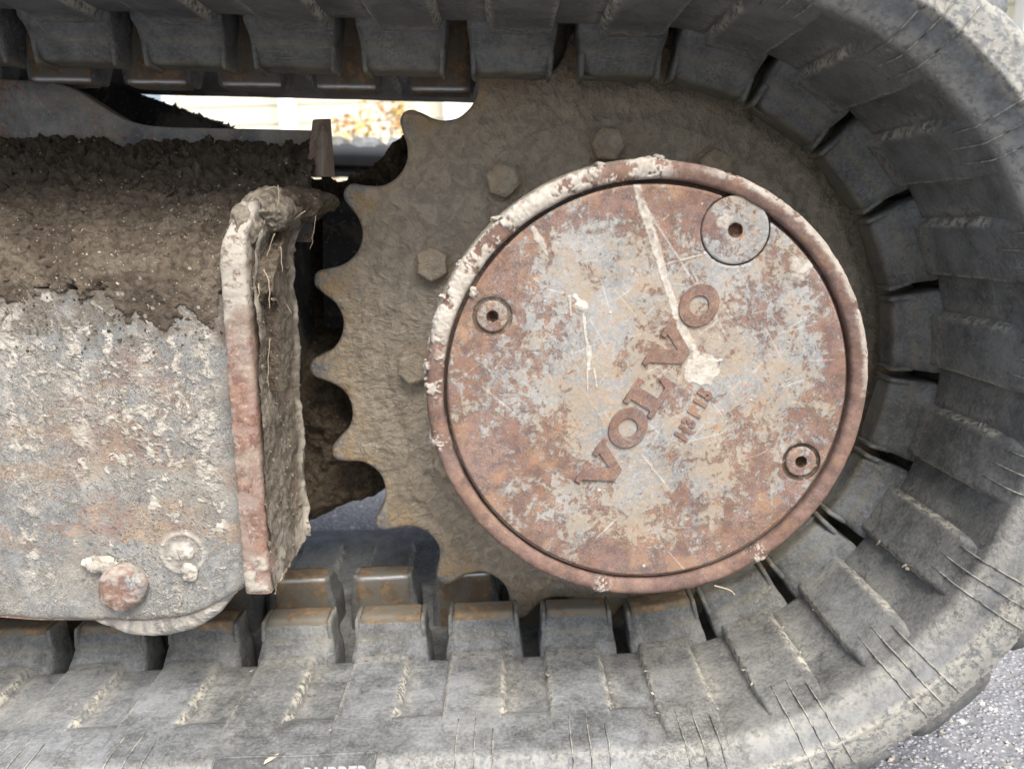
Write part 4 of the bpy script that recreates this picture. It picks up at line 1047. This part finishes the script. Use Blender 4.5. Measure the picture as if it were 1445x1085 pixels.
# ------------------------------------------------------------------ label plate, leaf, straw
def hit_plane(px, py, n, h):
    d = FW + RT * (px - 722.5) / FPX - UP * (py - 542.5) / FPX; return CP + d * ((h - CP @ n) / (d @ n))
nb3 = np.array([nB[0], 0, nB[1]]); db3 = np.array([dB[0], 0, dB[1]])
A = hit_plane(305, 1068, nb3, R0 - .0312); B = hit_plane(530, 1065, nb3, R0 - .0312)
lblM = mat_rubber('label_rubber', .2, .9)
sA, sB = A @ db3, B @ db3
def onbelt(s, Y, hh): p = nb3 * (R0 - hh) + db3 * s; return (p[0], Y, p[2])
mb = MB(); ya, yb = -.2255, -.2475
prs = [(-.2255, .0306), (-.2275, .0298), (-.2305, .0274), (-.2350, .0230), (-.2400, .0178), (-.2440, .0136)]
for (y0_, h0_), (y1_, h1_) in zip(prs[:-1], prs[1:]):
    mb.add([onbelt(sA, y0_, h0_ + .0014), onbelt(sB, y0_, h0_ + .0014), onbelt(sB, y1_, h1_ + .0014), onbelt(sA, y1_, h1_ + .0014)], [(0, 1, 2, 3)])
mb.build('label_plate', lblM, track, smooth=True)
mb = MB()
fr = .0010
mb.tube([onbelt(sA, y, h + .0014) for y, h in prs], fr, 5); mb.tube([onbelt(sB, y, h + .0014) for y, h in prs], fr, 5)
mb.tube([onbelt(sA + (sB - sA) * t, -.2255 + .0006 * math.sin(t * 9), .0304 + .0014) for t in np.linspace(0, 1, 12)], fr, 5)
mb.build('label_frame', RUBBER, track, smooth=True)
LBLW = mat_plain('worn_lettering', (.30, .31, .32, 1), .7, .3, 300)
c_ = onbelt(sA + (sB - sA) * .76, -.2375, .0215)
ex = Vector(db3); ey = Vector((0, 1, 0)).lerp(Vector(-nb3) * -1, .0).normalized()
ey = (Vector((0, .70, 0)) + Vector(-nb3) * .70).normalized(); ez = ex.cross(ey)
m = Matrix.Identity(4)
for i in range(3): m[i][0] = ex[i]; m[i][1] = ey[i]; m[i][2] = ez[i]; m[i][3] = c_[i] - nb3[i] * .0006
text_mesh('lettering', 'RUBBER', .0150, m, .0006, .0002, LBLW, track, .98, .0003)
leaf = MB(); L0 = Vector(onbelt(sA + (sB - sA) * .32, -.233, .0285))
pts = [(0, 0), (.004, .003), (.009, .0035), (.014, .001), (.009, -.002), (.004, -.002)]
e1 = (Vector(db3) * .55 + Vector((0, .8, 0))).normalized(); e2 = Vector(db3)
leaf.add([L0 + e1 * a + e2 * b - Vector(nb3) * (.0028 + abs(b) * .3) for a, b in pts] + [L0 + e1 * a + e2 * b - Vector(nb3) * (.0022 + abs(b) * .3) for a, b in pts], [tuple(range(6)), tuple(range(11, 5, -1))] + [(i, (i + 1) % 6, 6 + (i + 1) % 6, 6 + i)[::-1] for i in range(6)])
tag(leaf.build('dry_leaf', mat_plain('leaf_pale', (.55, .47, .36, 1)), None, smooth=False), 'tiny pale dry leaf lying on the raised label of the lower track edge', 'leaf')
sw = [at(*q, -.20) for q in ((1008, 826), (1020, 829), (1032, 833), (1037, 839))]
mb = MB(); mb.tube([tuple(q) for q in smooth_poly(sw, 2)], .0006, 6); tag(mb.build('dry_straw', rootM, None, smooth=True), 'thin pale straw hanging at the lower edge of the round cover', 'straw')

# ------------------------------------------------------------------ ground and background (world frame, level)
WORLD = []
def wobj(o): WORLD.append(o); return o
def mat_asphalt():
    m = Mat('asphalt', .85, 0, .3).world()
    v = m.vor(210, 'F1', 'Color'); s_ = m.t.nodes.new('ShaderNodeSeparateColor'); m.t.links.new(v, s_.inputs[0]); dist = m.vor(210)
    n = m.noise(8, 4, .6); f = m.noise(500, 3, .6)
    stone = m.mix(s_.outputs[0], (.22, .23, .25, 1), (.44, .45, .475, 1))
    c = m.mix(m.ramp(dist, .32, .55), stone, (.15, .155, .17, 1))
    c = m.mix(m.mul(m.ramp(n, .4, .65), .4), c, (.30, .30, .31, 1))
    v2 = m.vor(70, 'F1', 'Color'); s2 = m.t.nodes.new('ShaderNodeSeparateColor'); m.t.links.new(v2, s2.inputs[0])
    c = m.mix(m.mul(m.ramp(m.vor(70), .30, .22), m.ramp(s2.outputs[1], .86, .88)), c, (.52, .51, .49, 1))
    m.color(c); m.bump(m.ramp(dist, .6, 0.), .0016); m.bump(f, .0006); m.bump(m.noise(60, 3), .003); return m.done()
ASPH = mat_asphalt()
gx = np.arange(.05, 1.15, .0024); gy = np.arange(-.45, .55, .0024)
GX, GY = np.meshgrid(gx, gy, indexing='ij'); b3 = P3(GX, GY, 0 * GX)
cell = ridged(b3, 120, 2, 141)
GZ = .0012 - .001 * ss(.55, .9, cell) + fbm(b3, 210, 3, 142) * .0014 + fbm(b3, 25, 3, 143) * .0025
ed = np.minimum.reduce([GX - gx[0], gx[-1] - GX, GY - gy[0], gy[-1] - GY]); GZ = GZ * ss(0, .05, ed) - .006 * (1 - ss(0, .03, ed))
wobj(tag(grid('asphalt_near', P3(GX, GY, GZ), ASPH, None), None, None, None, 'structure'))
gr = MB(); gr.add([(-60, -60, -.001), (60, -60, -.001), (60, 60, -.001), (-60, 60, -.001)], [(0, 1, 2, 3)]); wobj(tag(gr.build('asphalt_ground', ASPH, None), None, None, None, 'structure'))
r3 = np.random.default_rng(77); Ps = P3(GX, GY, GZ + .001)[60:, :, :]
o = scatter(None, None, 2600, pebM, 'loose_grit', .0008, .0042, Ps, None, 55); wobj(tag(o, 'pale loose grit strewn over the asphalt beside the track', 'grit', None, 'stuff'))

cream = mat_plain('cream_siding', (.80, .76, .62, 1), .7, .06, 4, 0); white = mat_plain('white_paint', (.82, .83, .84, 1), .6, .05, 4, 0)
wall = empty('building', (0, 7, 0)); tag(wall, 'out-of-focus cream building with horizontal siding boards and white posts behind the machine', 'building')
mb = MB(); mb.box((0, .3, 1.6), (9, .2, 1.6)); mb.build('wall', cream, wall)
for i in range(18):
    mb = MB(); mb.box((0, .075, .1 + i * .175), (9, .022, .083), Matrix.Rotation(radians(-3), 3, 'X')); mb.build('siding_board', cream, wall)
for x in (-7.5, -5.2, -2.15, -.58, 2.4, 4.9, 7.4):
    mb = MB(); mb.box((x, -.15, 1.6), (.075, .075, 1.6)); mb.build('post', white, wall, bevel=.01)
mb = MB(); mb.box((0, -.25, 3.25), (9.3, .55, .06)); mb.build('eave', white, wall)
for x in (-3.9, 3.6):
    f_ = MB()
    for (c0, h0) in (((x, -.02, .95), (.62, .05, .05)), ((x, -.02, 2.05), (.62, .05, .05)), ((x - .57, -.02, 1.5), (.05, .05, .5)), ((x + .57, -.02, 1.5), (.05, .05, .5))): f_.box(c0, h0)
    fo = f_.build('window_frame', white, wall); mb = MB(); mb.box((x, .02, 1.5), (.52, .01, .5))
    gm = Mat('window_glass', .15, 0, .5); gm.color((.35, .42, .48, 1)); mb.build('pane', gm.done(), fo)
# bushes in autumn colour before the wall
def bush(x, y, wdt, hgt, cols, label, seed):
    r4 = np.random.default_rng(seed); e = empty('bush', (x, y, 0)); tag(e, label, 'bush', 'shrubs before the building')
    tr = MB()
    for i in range(6):
        a = r4.uniform(0, 6.28); tr.tube([(0, 0, 0), (.3 * wdt * cos(a), .2 * wdt * sin(a), hgt * .45), (.5 * wdt * cos(a), .35 * wdt * sin(a), hgt * .8)], [.025, .016, .006], 6)
    tr.build('stems', mat_plain('bark', (.12, .09, .06, 1)), e)
    for ci, c in enumerate(cols):
        mb = MB()
        for i in range(1300):
            v = r4.normal(size=3); v /= np.linalg.norm(v); rr = r4.uniform(.45, 1.0) ** .6 * (1 + .2 * math.sin(5 * v[0] + 3 * v[2] + seed))
            p = Vector((v[0] * rr * wdt, v[1] * rr * wdt * .5, hgt * .55 + v[2] * rr * hgt * .5)); 
            if math.sin(v[0] * 6 + ci * 2.1 + seed) < -.2: continue
            R_ = Matrix.Rotation(r4.uniform(0, 6), 3, Vector(r4.normal(size=3)).normalized()); s = r4.uniform(.02, .045)
            mb.add([R_ @ Vector(q) * s + p for q in ((-1, 0, 0), (0, -.5, .1), (1, 0, 0), (0, .5, .1))], [(0, 1, 2, 3)])
        o = mb.build('foliage', mat_plain('leaves_%d_%d' % (seed, ci), c, .7, .3, 20, 0), e); o['kind'] = 'stuff'
    wobj(e)
bush(-4.6, 6.0, .8, 1.25, [(.22, .28, .08, 1), (.55, .22, .05, 1)], 'leftmost green and orange autumn bush, blurred, before the building', 3)
bush(-2.5, 5.9, .55, 1.15, [(.50, .30, .14, 1), (.32, .34, .20, 1)], 'low orange-leaved autumn bush, blurred, left of the white post', 4)
bush(-1.15, 6.2, .55, 1.75, [(.60, .48, .18, 1), (.50, .27, .13, 1)], 'taller yellow autumn bush, blurred, right beside the sprocket gap', 5)
wobj(wall)

# ------------------------------------------------------------------ level everything onto the ground
bpy.context.view_layer.update()
for o in list(COL.objects):
    if o.parent is None and o not in WORLD and o.type in ('MESH', 'EMPTY'):
        o.matrix_basis = M @ o.matrix_basis
